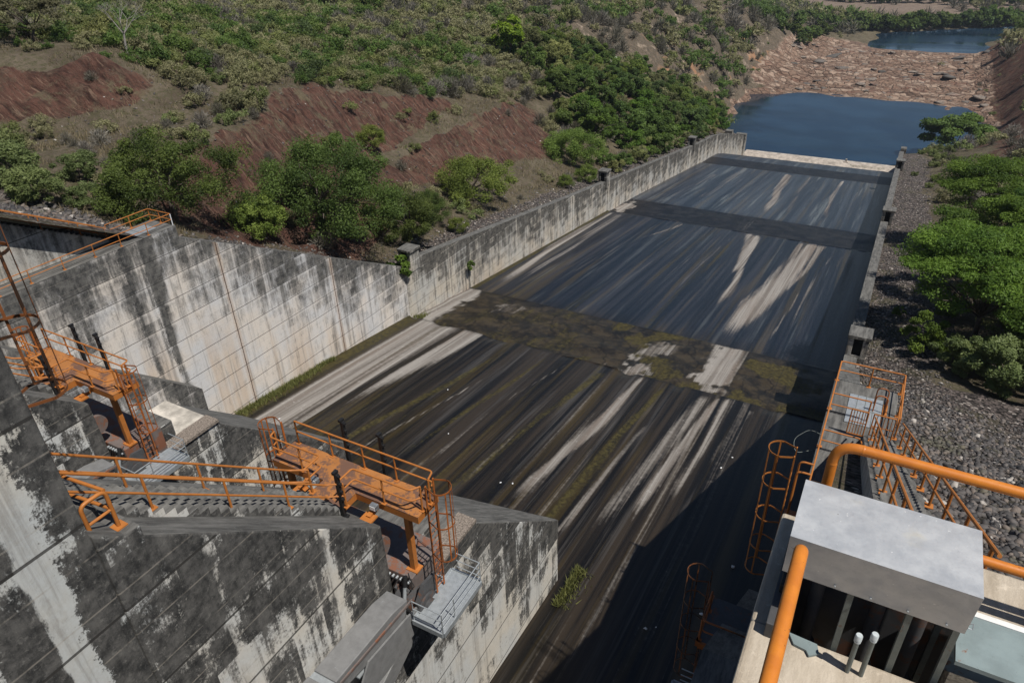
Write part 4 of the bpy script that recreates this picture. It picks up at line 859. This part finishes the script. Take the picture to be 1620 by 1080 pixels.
# rock slabs in the river bed below the pool
s = NT('river_rock'); n = s.noise(s.scale(s.pos(), (.4,.6,3)), 1.2, 8, .7); n2 = s.noise(s.pos(), .09, 4)
c = s.mix(s.ramp(n, .38, .62), (.085,.074,.066), (.29,.24,.20)); c = s.mix(s.ramp(n2, .56, .66, 0, .7), c, (.22,.11,.08)); c = s.mix(s.ramp(s.addm(n, s.mul(s.rnd(), .3)), .66, .8), c, (.09,.085,.08))
M['river_rock'] = s.done(c, .9, s.bump(n, .7, .2), spec=.2)
rv = []
for V, F in stone_variants(7, 2, .34):
    V = V+((vnoise(V[:,0]*2.1+V[:,2]*3, V[:,1]*2.1)-.5)*.35)[:,None]*V; V[:,2] = np.round(V[:,2]*7)/7*.6+V[:,2]*.4; rv.append(np_obj('rock_slab', V, F, M['river_rock'], mesh_only=True))
made = 0
while made < 130:
    x = RNG.uniform(-64, 36); y = 338+RNG.random()**.9*132
    if ground(x,y) < -71.4 or slope_at(x,y) > .7: continue
    o = bpy.data.objects.new('rock_slab', rv[made % 7]); COL.objects.link(o); k = RNG.uniform(.5,1.9)*(1 if RNG.random() < .88 else 1.8)
    o.location = (x,y,ground(x,y)+k*.08); o.scale = (k*RNG.uniform(1.0,1.6), k*.95, k*RNG.uniform(.7,1.2)); o.rotation_euler = (RNG.normal(0,.1), RNG.normal(0,.1), RNG.normal(.15,.3))
    tag(o, 'weathered pinkish rock slab among many in the river bed beyond the pool', 'rock', 'rock slabs in the river bed'); made += 1
wr = thing('white_boulder', 'white patch of rock showing above the dark green trees beyond the left wall', 'boulder', (-82.6,211.8,ground(-82.6,211.8)))
V, F = rv and ico(2); g0 = np.array(wr.location)
np_obj('rock_face', V*np.array([2.6,2.2,1.9])*(1+.25*(vnoise(V[:,:1]*2,V[:,1:2]*2)-.5))+g0, F, M['white'], wr)
# litter on the chute
lv = []
for k in range(4):
    V, F = ico(1); V = V*np.array([.08,.055,.03])*(1+RNG.normal(0,.35,(len(V),1))); lv.append(np_obj('litter', V, F, M['white'], mesh_only=True))
for k, (x, y) in enumerate(((-6.2,45.5),(-6.6,43.6),(-31,43),(-20.2,33.5),(-19.4,33.9),(-4.1,28.6),(-6.1,26.4),(-6.6,26.0),(-40.2,31.8),(-27,37),(-5.2,21.5),(-3.4,33.4))):
    o = bpy.data.objects.new('litter', lv[k % 4]); COL.objects.link(o); o.location = (x,y,float(floor_z(y))+.05); o.rotation_euler = (0,0,k*1.3); o.scale = (1+.3*(k % 3),)*3
    tag(o, 'small white scrap of litter lying on the dark chute floor', 'litter', 'white scraps on the chute floor')
ld2 = MB().tube([(4.6,25.0,ground(4.6,25)+.25),(6.6,24.2,ground(6.6,24.2)+.25)], .025, 6).build('loose_pole', M['white']); tag(ld2, 'thin white pole lying on the cobbles beyond the orange tube railing', 'pole')
# ---------------------------------------------------------------- camera, light
yaw, pit, rol = R(-29.37802994), R(31.14831536), R(1.78572058)
f = Vector((math.sin(yaw)*math.cos(pit), math.cos(yaw)*math.cos(pit), -math.sin(pit))); r = Vector((math.cos(yaw), -math.sin(yaw), 0)); d = f.cross(r)
r2 = r*math.cos(rol)+d*math.sin(rol); d2 = -r*math.sin(rol)+d*math.cos(rol)
cam = bpy.data.cameras.new('camera'); co = bpy.data.objects.new('camera', cam); COL.objects.link(co)
Mx = Matrix((r2, -d2, -f)).transposed().to_4x4(); co.matrix_world = Mx
cam.sensor_width = 36; cam.lens = 36*1126.106/1620; cam.clip_start = .05; cam.clip_end = 5000; SC.camera = co
SUN = Vector((.53, -.13, 1.0)).normalized()
sl_ = bpy.data.lights.new('sun', 'SUN'); so = bpy.data.objects.new('sun', sl_); COL.objects.link(so)
sl_.energy = 4.2; sl_.angle = R(.53); sl_.color = (1,.955,.88); so.rotation_euler = SUN.to_track_quat('Z','Y').to_euler()
w = bpy.data.worlds.new('World'); SC.world = w; w.use_nodes = True; nt = w.node_tree; nt.nodes.clear()
sk = nt.nodes.new('ShaderNodeTexSky'); sk.sky_type = 'NISHITA'; sk.sun_disc = False; sk.altitude = 250; sk.dust_density = .3; sk.ozone_density = 3.0; sk.sun_elevation = math.asin(SUN.z); sk.sun_rotation = math.atan2(SUN.x, SUN.y)
bg = nt.nodes.new('ShaderNodeBackground'); bg.inputs[1].default_value = .05; ow = nt.nodes.new('ShaderNodeOutputWorld')
nt.links.new(sk.outputs[0], bg.inputs[0]); nt.links.new(bg.outputs[0], ow.inputs[0])
vs = SC.view_settings; vs.view_transform = 'Standard'; vs.look = 'None'; vs.exposure = .33; vs.gamma = 1
SC.cycles.max_bounces = 6

hz = bpy.data.materials.new('haze'); hz.use_nodes = True; hn = hz.node_tree; hn.nodes.clear()
ho = hn.nodes.new('ShaderNodeOutputMaterial'); hv = hn.nodes.new('ShaderNodeVolumePrincipled'); hv.inputs['Color'].default_value = (.80,.88,1,1); hv.inputs['Density'].default_value = .00011; hv.inputs['Anisotropy'].default_value = .3
hn.links.new(hv.outputs[0], ho.inputs['Volume'])
tag(MB().box(-760,480,-110,1660,-90,60).build('haze', hz), kind='stuff')
# ---------------------------------------------------------------- vegetation
def leaf_mat(name, a, b, c=None, var=.2, trans=.36):
    s = NT(name); ti = s.attr('tint'); rd = s.rnd()
    col = s.mix(s.ramp(ti, 0, 1, smooth=False), a, b)
    if c: col = s.mix(s.ramp(rd, .55, 1.0, 0, .8), col, c)
    hsv = s.node('HueSaturation', None, {'Hue':s.ramp(rd, 0, 1, .485, .52, False),'Value':s.ramp(s.math('FRACT', s.mul(rd, 7.3)), 0, 1, 1-var, 1+var, False),'Color':col}).outputs[0]
    s.done(hsv, .62, None, spec=.25)
    tr = s.node('BsdfTranslucent', None, {'Color':s.mix(.5, hsv, (.12,.16,.02), 'ADD')}); mx = s.node('MixShader', None, {0:trans, 1:s.bs.outputs[0], 2:tr.outputs[0]})
    s.t.links.new(mx.outputs[0], s.out.inputs[0]); return s.m
LM = dict(
 dark=leaf_mat('mesquite_leaves', (.034,.056,.012), (.118,.162,.036)),
 green=leaf_mat('broad_leaves', (.048,.085,.020), (.130,.200,.044), (.07,.085,.035)),
 lime=leaf_mat('young_leaves', (.075,.110,.018), (.190,.240,.050)),
 vivid=leaf_mat('canopy_leaves', (.042,.085,.012), (.140,.220,.030)),
 olive=leaf_mat('scrub_leaves', (.135,.130,.064), (.27,.262,.138), (.13,.11,.07)),
 pale=leaf_mat('grey_green_leaves', (.075,.095,.030), (.205,.235,.090)),
 dry=leaf_mat('bare_twigs', (.105,.096,.082), (.22,.20,.17), (.10,.085,.055), .3, .1),
 scrub=leaf_mat('mixed_scrub_leaves', (.110,.125,.042), (.260,.275,.100), (.115,.105,.055)))
s = NT('bark'); n = s.noise(s.scale(s.pos(), (3,3,.6)), 2, 6, .7); M['bark'] = s.done(s.mix(n, (.035,.028,.022), (.13,.105,.085)), .9, s.bump(n, .5, .03))
def quads(C, size, elong, Nrm, rng):
    n = len(C); t = rng.normal(size=(n,3)); t -= Nrm*(t*Nrm).sum(1)[:,None]; t /= np.linalg.norm(t, axis=1)[:,None]+1e-9; b = np.cross(Nrm, t)
    a = t*(size*elong)[:,None]; b = b*size[:,None]
    V = np.stack([C-a, C-b*.55+a*.1, C+a, C+b*.55+a*.1], 1).reshape(-1,3); return V, np.arange(4*n).reshape(n,4)
def crown(shape, r, h, n, leaf, K, seed, base=.25, spread=.2):
    rng = np.random.default_rng(seed); cc = []
    while len(cc) < K:
        if shape == 'umbrella':
            a = rng.uniform(0, 6.283); q = r*math.sqrt(rng.random())*.95
            cc.append((q*math.cos(a), q*math.sin(a), h*(.98-.40*(q/r)**2*rng.uniform(.5,1.1)-.32*rng.random()**2)))
        else:
            d = rng.normal(size=3); d /= np.linalg.norm(d); k = rng.uniform(.55, .98)
            rz = h*(1-base)/2; zc = h*(1+base)/2
            if shape == 'column': k2 = .7
            p = np.array([d[0]*r*k, d[1]*r*k, zc+d[2]*rz*k]); wob = 1+.22*math.sin(3*math.atan2(d[1],d[0])+seed)+.12*math.sin(5*math.atan2(d[1],d[0])+2*seed); p[:2] *= wob
            if shape == 'dome' and d[2] < -.75: continue
            cc.append(tuple(p))
    cc = np.array(cc); sc_ = rng.uniform(.6,1.35,K)*r*spread; idx = rng.integers(0, K, n)
    g = rng.normal(size=(n,3)); g /= np.linalg.norm(g, axis=1)[:,None]; g *= (rng.random(n)**.45)[:,None]
    fl = np.array([1,1,.38 if shape == 'umbrella' else .75]); C = cc[idx]+g*sc_[idx][:,None]*fl
    C[:,2] = np.maximum(C[:,2], .05)
    Nn = g*.6+rng.normal(size=(n,3))*.55+np.array([0,0,.55]); Nn /= np.linalg.norm(Nn, axis=1)[:,None]
    V, F = quads(C, leaf*rng.uniform(.6,1.3,n), 1.5, Nn, rng)
    ct = rng.random(K); tint = np.clip(ct[idx]*.72+rng.random(n)*.28, 0, 1); return V, F, np.repeat(tint, 4), cc
def twig_crown(r, h, n, seed):
    rng = np.random.default_rng(seed); a = rng.uniform(0,6.283,n); el = rng.uniform(.2,1.45,n); k = rng.random(n)**.6
    d = np.stack([np.cos(a)*np.cos(el), np.sin(a)*np.cos(el), np.sin(el)],1); C = d*k[:,None]*np.array([r,r,h])
    D = d+rng.normal(size=(n,3))*.35; D /= np.linalg.norm(D,axis=1)[:,None]; s_ = np.cross(D, rng.normal(size=(n,3))); s_ /= np.linalg.norm(s_,axis=1)[:,None]
    L = rng.uniform(.25,.6,n)*r*.5; w = .022*r*rng.uniform(.5,1.2,n); V = np.stack([C-D*L[:,None], C+s_*w[:,None], C+D*L[:,None], C-s_*w[:,None]],1).reshape(-1,3)
    return V, np.arange(4*n).reshape(n,4), np.repeat(rng.random(n),4), C[:8]
def trunk_mesh(cc, h, r0, seed, nl=7):
    rng = random.Random(seed); mb = MB(); fork = Vector((rng.uniform(-.1,.1)*h, rng.uniform(-.1,.1)*h, h*.28))
    mb.tube([(0,0,-.4), (fork.x*.4, fork.y*.4, fork.z*.5), fork], [r0, r0*.8, r0*.65], 7)
    for q in rng.sample(list(map(tuple, cc)), min(nl, len(cc))):
        q = Vector(q); m = fork.lerp(q, .5)+Vector((rng.uniform(-.06,.06)*h, rng.uniform(-.06,.06)*h, .04*h)); mb.tube([fork, m, q], [r0*.5, r0*.3, r0*.1], 6)
    me = bpy.data.meshes.new('trunk'); me.from_pydata(mb.v, [], mb.f); me.materials.append(M['bark'])
    for p in me.polygons: p.use_smooth = True
    return me
def species(shape, r, h, n, leaf, K, seed, mat, base=.2, spread=.22, r0=.14, nl=7):
    V, F, t, cc = crown(shape, r, h, n, leaf, K, seed, base, spread)
    return np_obj('crown', V, F, LM[mat], attrs=dict(tint=t), mesh_only=True), trunk_mesh(cc, h, r0, seed, nl)
def plant(name, label, cat, sp, x, y, k=1.0, rz=None, group=None, kz=None, dz=-.1):
    t = thing(name, label, cat, (x, y, float(ground(x,y))+dz), group)
    for nm, me in zip(('crown','trunk'), sp):
        o = bpy.data.objects.new(nm, me); COL.objects.link(o); o.parent = t; o.scale = (k,k,kz or k); o.rotation_euler[2] = random.uniform(0,6.28) if rz is None else rz
    return t
# large individual plants beside the walls
sp = species('dome', 6.2, 8.2, 60000, .07, 150, 1, 'dark', .04, .165, .22, 14)
plant('mesquite_tree', 'largest feathery dark green tree leaning over the sloped left wall', 'tree', sp, -51.2, 52.5, 1.32)
sp = species('dome', 4.0, 5.6, 28000, .07, 80, 2, 'dark', .03, .19, .16, 9)
plant('mesquite_tree', 'feathery dark green bush just downstream of the largest tree by the left wall', 'tree', sp, -50.0, 63.5, 1.12)
plant('mesquite_tree', 'low dark green bush filling the gap before the yellow green shrub by the left wall', 'tree', sp, -51.6, 70.5, .72, 2.0)
sp = species('dome', 5.0, 6.6, 40000, .07, 100, 3, 'dark', .12, .18, .2, 9)
plant('mesquite_tree', 'rounded dark green tree behind the left walkway railing', 'tree', sp, -53.4, 36.8, 1.12)
sp = species('dome', 2.7, 4.2, 10000, .08, 60, 4, 'lime', .08, .24, .1, 7)
plant('shrub', 'yellow green shrub between the two dark green trees above the left wall', 'shrub', sp, -51.6, 44.0, 1.0)
sp2 = species('dome', 5.4, 6.0, 26000, .09, 90, 5, 'lime', .05, .2, .16, 8)
plant('shrub', 'broad yellow green shrub below the lower red cut', 'shrub', sp2, -53.2, 84.5, 1.12)
plant('shrub', 'broad yellow green shrub beyond the first roofed vent box', 'shrub', sp2, -53.6, 120.5, 1.08, 1.2)
for x, y, k, lb in ((-47.4,112.5,.75,'small green bush just beside the first roofed vent box'),(-48.4,106,.55,'low pale green bush near the vent box, half way along the left gravel'),(-67.3,80,.8,'small green bush on the pale berm between the two red cuts'),(-46.9,70.5,.5,'low green tuft against the left wall beside the gravel')):
    plant('shrub', lb, 'shrub', sp, x, y, k)
sp3 = species('dome', 2.6, 3.4, 9000, .09, 34, 6, 'pale', .03, .24, .1, 6)
for x, y, k in ((-58.3,29.0,.85),(-62.4,29.6,1.0),(-61.3,34.4,.7),(-67.5,32,.9),(-56.0,31.4,.6)):
    plant('shrub', 'pale green shrub in the thicket beyond the far left stairs', 'shrub', sp3, x, y, k, group='pale shrubs beyond the left stairs')
sp4 = species('dome', 2.8, 9.0, 5200, .3, 40, 7, 'lime', .25, .26, .2, 7)
plant('tree', 'tall bright yellow green tree standing out above the scrubland', 'tree', (np_obj('crown', *crown('dome', 2.8, 9.0, 5200, .3, 40, 7, .25, .26)[:2], leaf_mat('bright_leaves', (.085,.14,.012), (.19,.26,.018)), attrs=dict(tint=crown('dome', 2.8, 9.0, 5200, .3, 40, 7, .25, .26)[2]), mesh_only=True), sp4[1]), -87.2, 158, 1.15)
# right bank canopy
spA = species('umbrella', 5.2, 7.2, 68000, .065, 95, 8, 'vivid', .2, .19, .2, 12); spB = species('umbrella', 4.6, 6.4, 60000, .065, 85, 9, 'vivid', .2, .19, .18, 12)
plant('flat_topped_tree', 'spreading bright green tree on the right bank, nearest the railed platform', 'tree', spA, 9.4, 66.5, 1.4)
plant('flat_topped_tree', 'spreading bright green tree at the right frame edge behind the pale bush', 'tree', spB, 14.0, 70, 1.25)
plant('flat_topped_tree', 'bright green tree low at the right frame edge, overhanging the pale bush', 'tree', spB, 14.5, 60.5, 1.1, 5.0)
plant('flat_topped_tree', 'spreading bright green tree in the middle of the right bank grove', 'tree', spB, 11.8, 80, 1.5, 2.1)
plant('flat_topped_tree', 'flat topped green tree at the upstream right of the grove, cut by the frame', 'tree', spA, 17.0, 84, 1.3, 1.0)
plant('flat_topped_tree', 'dark flat topped tree at the far end of the right bank grove', 'tree', spA, 12.9, 103, 1.5, 4.0)
plant('flat_topped_tree', 'dark flat topped tree at the far end of the grove, touching the right frame edge', 'tree', spB, 21.5, 106, 1.4, 3.0)
sp5 = species('dome', 2.0, 3.6, 8000, .085, 26, 10, 'vivid', .1, .26, .1, 6)
plant('shrub', 'small bright green bush at the roadside edge of the right gravel, behind the platform', 'shrub', sp5, 5.4, 61.0, 1.0)
plant('shrub', 'bright green sapling tuft on the right gravel beside the wall', 'shrub', sp5, 3.4, 70.5, .3)
spP = species('dome', 3.3, 4.4, 16000, .10, 46, 11, 'pale', .06, .22, .12, 8)
plant('shrub', 'pale grey green bush beside the cobbles at the right frame edge', 'shrub', spP, 10.8, 56.2, 1.0); plant('shrub', 'smaller pale grey green bush merging with the pale bush on its right', 'shrub', spP, 8.2, 57.6, .62, 2.0)
spC = species('umbrella', 5.0, 6.5, 16000, .2, 46, 12, 'green', .2, .24, .2, 8)
plant('flat_topped_tree', 'lone bright green tree at the edge of the blue pool on the right', 'tree', spC, 15.0, 262, 1.95, dz=.3)
for x, y, k in ((11.5,90,.9),(14.5,95,.8),(16,62,.9),(7.6,72,.5),(9.5,95,.6),(15,75,.8)):
    plant('shrub', 'green undergrowth shrub in the shade of the right bank grove', 'shrub', sp5, x, y, k*1.3, group='undergrowth in the right grove')
spS = species('dome', 1.6, 1.7, 1800, .11, 16, 13, 'pale', .0, .3, .06, 4)
for x, y, k in ((8.7,190,1.2),(7.4,200,1.0),(9.8,206,1.3),(8.5,212,1.1),(6.4,207,.8),(10.8,182,1.2),(6.9,176,.8),(12,176,1.1),(4.8,202,.6),(7.6,220,1.5),(10,226,1.4),(5,218,.8),(6.2,150,.6),(7.5,158,.8),(3.6,165,.5),(8.6,138,.9)):
    plant('dry_shrub', 'pale straw green tuft on the bank right of the far gravel strip', 'shrub', spS, x, y, k, group='straw tufts on the right bank')
# frustum test for what the photograph can see (with a margin)
def in_view(x, y, z, mg=.09):
    v = Vector((x,y,z)); c = v.dot(f)
    if c < 1: return False
    u = v.dot(r2)/c*1126.1/810; q = v.dot(d2)/c*1126.1/540; return abs(u) < 1+mg and abs(q) < 1+mg*1.5
def poly_in(x, y, P):
    n = len(P); k = False; j = n-1
    for i in range(n):
        if (P[i][1] > y) != (P[j][1] > y) and x < (P[j][0]-P[i][0])*(y-P[i][1])/(P[j][1]-P[i][1])+P[i][0]: k = not k
        j = i
    return k
WOOD = [(-81.9,159.5),(-93,170),(-92,205),(-80.9,206),(-72,240),(-65,285),(-50,250),(-48.5,216),(-48.5,170),(-49.5,148),(-54,137.5),(-65.5,138.4)]
TW = [species('dome', 4.0, 6.2, 7000, .19, 30, 30+i, m_, .06, .24, .18, 6) for i, m_ in enumerate(('green','scrub','dark','green','lime','vivid'))]
nw = 0
pts_w = []
for y in np.arange(136, 292, 5.0):
    for x in np.arange(-96, -46, 5.0):
        a = x+random.uniform(-2,2); b = y+random.uniform(-2,2)
        if poly_in(a, b, WOOD): pts_w.append((a,b))
for a, b in pts_w:
    i = random.choice((0,0,1,1,2,3,3,4) if a < -62 else (5,5,5,0,3,4,1)); k = random.uniform(.45,1.15)
    plant('tree', 'dense green tree in the wooded slope above the far end of the left wall', 'tree', TW[i], a, b, k, group='trees on the wooded slope'); nw += 1
for x, y in ((-46.8,126),(-47.6,132),(-46.7,138),(-48.6,143),(-47,149),(-46.6,156),(-48,161),(-46.8,167),(-47,175),(-46.6,183),(-47.5,190),(-46.9,199),(-50.5,152),(-51,160),(-50,128)):
    plant('shrub', 'low green bush along the wall top below the wooded slope', 'shrub', TW[random.choice((0,1,3))], x, y, random.uniform(.35,.55), group='bushes along the far wall top')
# far river bank
TF = [species('dome', 5.5, 9.5, 1100, .8, 26, 40+i, m_, .03, .28, .25, 4) for i, m_ in enumerate(('dark','dark','green'))]
def far_tree(x, y, k, lb, gp): plant('tree', lb, 'tree', TF[random.randrange(3)], x, y, k, group=gp, dz=-.3)
for t in np.linspace(0, 1, 24):
    x = -40+t*95; far_tree(x+random.uniform(-2,2), 533+.72*(x+30)+random.uniform(0,6), random.uniform(.75,1.2), 'dark green tree lining the far bank of the river', 'trees along the far river bank')
for t in range(16):
    far_tree(random.uniform(-72,-42), random.uniform(468,530), random.uniform(.55,1.0), 'dark green tree on the near bend of the river, left of the water', 'trees at the river bend')
for t in range(26):
    far_tree(-75+t*6.2, 672+random.uniform(-8,10)+.4*t, random.uniform(.7,1.1), 'dark tree in the row beyond the brown field', 'tree row beyond the field')
for x, y, k in ((-62,452,.7),(-66,446,.6),(-60,425,.5),(-70,430,.6),(-76,452,.7),(-58,440,.5)):
    far_tree(x, y, k, 'dark green tree on the rocky bank beyond the pool', 'trees on the rocky bank')
# scrubland: the nearest plants individually, the far remainder as one object
SHR = []; KI = ['green','scrub','olive','olive','scrub','pale']
SHM = []
for i, m_ in enumerate(KI+['green','olive']):
    V_, F_, t_, cc_ = crown('dome', 1.0, 1.15, 1300, .062, 18, 60+i, .02, .33); SHM.append((V_, F_, t_, m_, np_obj('shrub', V_, F_, LM[m_], attrs=dict(tint=t_), mesh_only=True)))
for i in range(4):
    V_, F_, t_, cc_ = twig_crown(1.0, 1.2, 650, 80+i); SHM.append((V_, F_, t_, 'dry', np_obj('dry_shrub', V_, F_, LM['dry'], attrs=dict(tint=t_), mesh_only=True)))
cand = []
def ring(d0, d1, cell, x0, x1, y0, y1):
    for y in np.arange(y0, y1, cell):
        for x in np.arange(x0, x1, cell):
            a = x+random.uniform(-.5,.5)*cell; b = y+random.uniform(-.5,.5)*cell; dd = math.hypot(a, b)
            if not (d0 <= dd < d1): continue
            z = float(ground(a,b))
            if z < -70.2 or not in_view(a, b, z): continue
            if -47.6 < a < 7.5 and b < 240: continue
            if a > 0 and b < 58: continue
            if a < 0 and b < 24 and a > -60: continue
            sl = float(slope_at(a,b)); i = np.clip(np.searchsorted(GX,a),0,len(GX)-1); j = np.clip(np.searchsorted(GY,b),0,len(GY)-1)
            rk_, sh_, or_ = rockm[j,i], shelf[j,i], sp_[j,i]
            p = 1.0
            if b > 575: p = .015
            if sh_ > .3: p = 0
            if rk_ > .25: p = .10
            if or_ > .4: p = .95 if fbm(a*.05,b*.05,91,3) > .47 else .45
            if -72 < a < -58 and 76 < b < 126: p = min(p, .10)            # berm and cuts
            if -58 < a < -47 and 24 < b < 135: p = .16
            if -101 < a < -58 and 26 < b < 56: p = min(p, .30)
            if a > 7 and b < 330: p = .22 if sl < .6 else .05
            if a > 7 and b >= 330: p = .16
            if poly_in(a, b, WOOD): p = .2
            if random.random() > p: continue
            g_ = fbm(a*.022, b*.022, 95, 3); g2 = random.random()
            if g_ > .60: kd = random.choice((0,6,1,4,1,2,8,3))
            elif g_ > .48: kd = random.choice((1,2,3,4,5,7,2,8,9,10,3,7))
            else: kd = random.choice((2,3,7,5,8,9,10,11,8,9,10))
            if or_ > .4: kd = random.choice((0,1,2,3,7,6,8,9,10,11))
            k = cell*random.uniform(.42,.78)*(1.25 if kd in (0,6) else 1)
            if sh_ > 0 or -101 < a < -47 and b < 135 and p < .5: k = min(k, random.uniform(.7,1.5))
            cand.append((dd/k, a, b, z, kd, k))
sp_ = sp
sp_ = sstep(-66, -70, XX)*sstep(185, 215, YY)*sstep(470, 430, YY)
ring(0, 120, 2.3, -125, 50, 20, 130); ring(120, 210, 3.0, -200, 60, 40, 215); ring(210, 380, 4.4, -330, 80, 90, 385); ring(380, 760, 8.0, -560, 140, 200, 700)
cand.sort(key=lambda c: c[0])
LAB = {'green':('shrub','leafy green shrub in the scrubland above the red cuts'),'scrub':('shrub','mottled green shrub in the scrubland above the red cuts'),'olive':('shrub','dull olive shrub in the scrubland above the red cuts'),'pale':('shrub','pale grey green shrub in the scrubland above the red cuts'),'dry':('dry_shrub','bare grey brown shrub in the scrubland above the red cuts')}
cnt = {'shrub':0,'dry_shrub':0}; rest = {}
for c_ in cand:
    _, a, b, z, kd, k = c_; V_, F_, t_, m_, me = SHM[kd]; nm, lb = LAB[m_]
    kz = k*random.uniform(.8,1.3); rz = random.uniform(0,6.283)
    if cnt[nm] < (240 if nm == 'shrub' else 290):
        cnt[nm] += 1; o = bpy.data.objects.new(nm, me); COL.objects.link(o); o.location = (a,b,z-.1); o.scale = (k,k,kz); o.rotation_euler[2] = rz
        tag(o, lb, 'shrub', m_+' scrubland shrubs')
    else: rest.setdefault(m_, []).append((a,b,z-.1,k,kz,rz,kd))
SN = {'green':'green_shrubland','scrub':'mottled_shrubland','olive':'olive_shrubland','pale':'pale_shrubland','dry':'bare_shrubland'}
ntot = 0
for m_, L in rest.items():
    Vs = []; Fs = []; T = []; b0 = 0
    for a, b, z, k, kz, rz, kd in L:
        V_, F_, t_, _, _ = SHM[kd]; dd = math.hypot(a, b); keepn = int(len(F_)*min(1, .8*(110/dd)**1.0)); big = min(2.2, (len(F_)/keepn)**.5)
        idx = np.arange(keepn); Vq = V_.reshape(-1,4,3)[idx]; ctr = Vq.mean(1, keepdims=True); Vq = ctr+(Vq-ctr)*big; Vq = Vq.reshape(-1,3)
        c0, s0 = math.cos(rz), math.sin(rz); W = np.stack([(Vq[:,0]*c0-Vq[:,1]*s0)*k+a, (Vq[:,0]*s0+Vq[:,1]*c0)*k+b, Vq[:,2]*kz+z], 1)
        Vs.append(W); Fs.append(np.arange(len(W)).reshape(-1,4)+b0); b0 += len(W); v_ = random.uniform(-.25,.25); T.append(np.clip(t_.reshape(-1,4)[idx].ravel()+v_, 0, 1)); ntot += 1
    tag(np_obj(SN[m_], np.concatenate(Vs), np.concatenate(Fs), LM[m_], attrs=dict(tint=np.concatenate(T))), kind='stuff')
print('shrubs', cnt, ntot)
# bare pale tree on the skyline of the upper cut and a spreading olive tree
def bare_tree(x, y, h, lb):
    t = thing('bare_tree', lb, 'tree', (x,y,float(ground(x,y))-.2)); rng = random.Random(5); mb = MB(); br = MB()
    base = Vector(t.location); fork = base+Vector((.2,.1,h*.35)); mb.tube([base, base+Vector((.1,0,h*.2)), fork], [.16,.13,.1], 7)
    def grow(p, d, L, r, n):
        q = p+d*L; br.tube([p, p.lerp(q,.5)+Vector((rng.uniform(-.05,.05),rng.uniform(-.05,.05),0))*L, q], [r, r*.75, r*.5], 5, False)
        if n: 
            for _ in range(3 if n > 1 else 4): grow(q, (d+Vector((rng.uniform(-.8,.8),rng.uniform(-.8,.8),rng.uniform(-.2,.6)))).normalized(), L*rng.uniform(.55,.8), r*.5, n-1)
    for _ in range(5): grow(fork, Vector((rng.uniform(-.8,.8),rng.uniform(-.8,.8),.8)).normalized(), h*.25, .07, 3)
    m_ = plain('bleached_bark', (.36,.33,.30), .9, 0, .5); mb.build('trunk', m_, t, smooth=True); br.build('branches', m_, t)
bare_tree(-84.5, 58, 6.8, 'bare pale branched tree rising above the upper red cut')
spO = species('umbrella', 4.2, 5.6, 7000, .12, 34, 15, 'olive', .2, .2, .2, 9)
plant('tree', 'spreading olive tree with a dark trunk on the crest left of the bare tree', 'tree', spO, -95.5, 53.5, 1.0)
# grass
def tuft(name, pts, hgt, mat, kind='stuff'):
    C = []; rng = RNG
    Vs = []; n = len(pts); P_ = np.array(pts); a = rng.uniform(0,6.283,n); ln = rng.normal(0,.35,(n,2)); hh = hgt*rng.uniform(.5,1.3,n); w = .03+.02*rng.random(n)
    A = P_+np.stack([np.cos(a)*w, np.sin(a)*w, 0*a],1); B = P_-np.stack([np.cos(a)*w, np.sin(a)*w, 0*a],1); Tt = P_+np.stack([ln[:,0]*hh, ln[:,1]*hh, hh],1)
    V_ = np.stack([A,B,Tt],1).reshape(-1,3); return tag(np_obj(name, V_, np.arange(3*n).reshape(n,3), mat, attrs=dict(tint=np.repeat(rng.random(n),3))), kind=kind)
P_ = []
for _ in range(2200):
    y = RNG.uniform(30.5, 42.5); P_.append((-43.9+abs(RNG.normal(0,.42))*(1 if y < 40 else .5), y, float(floor_z(y))))
for _ in range(260): y = 56+RNG.normal(0,.6); P_.append((-43.7+RNG.random()*.9, y, float(floor_z(y))+.1))
for _ in range(500): y = 232.4+RNG.random(); P_.append((-12.5+RNG.random()*9.5, y, -69.0+RNG.random()*.9))
for _ in range(700): y = RNG.uniform(25,28.5); P_.append((-11.9+abs(RNG.normal(0,.4)), y, float(floor_z(y))))
tuft('wall_foot_grass', P_, .36, LM['scrub'])
P_ = []
while len(P_) < 26000:
    y = RNG.uniform(26, 140); x = -47-RNG.random()*58
    if slope_at(x,y) > .55 or gravel[np.searchsorted(GY,y),np.searchsorted(GX,x)] > .5 and RNG.random() > .08: continue
    if vnoise(x*.3,y*.3,77) < .42: continue
    P_.append((x,y,float(ground(x,y))-.02))
tuft('dry_grass', P_, .55, leaf_mat('dry_grass_blades', (.15,.12,.07), (.30,.25,.15), None, .2, .2))
vp = thing('wall_plant', 'green plant sprouting from the left chute wall above a dark vertical stain', 'plant', (-43.7,67.7,-37.6))
V_, F_, t_, cc_ = crown('dome', .55, 1.3, 420, .16, 8, 99, .0, .4); np_obj('foliage', V_+np.array([-43.6,67.7,-38.0]), F_, LM['green'], vp, dict(tint=t_))
MB().tube([(-43.9,67.7,-38.2),(-43.7,67.7,-37.7)], .03, 5).build('stem', M['bark'], vp)
iv = thing('creeper', 'green creeper spilling over the corner of the left wall beside the low vent box', 'plant', (-44.3,55.6,-32))
V_, F_, t_, cc_ = crown('dome', 1.1, 2.4, 1200, .17, 14, 98, .0, .35); np_obj('foliage', V_+np.array([-44.5,55.2,-33.6]), F_, LM['vivid'], iv, dict(tint=t_))
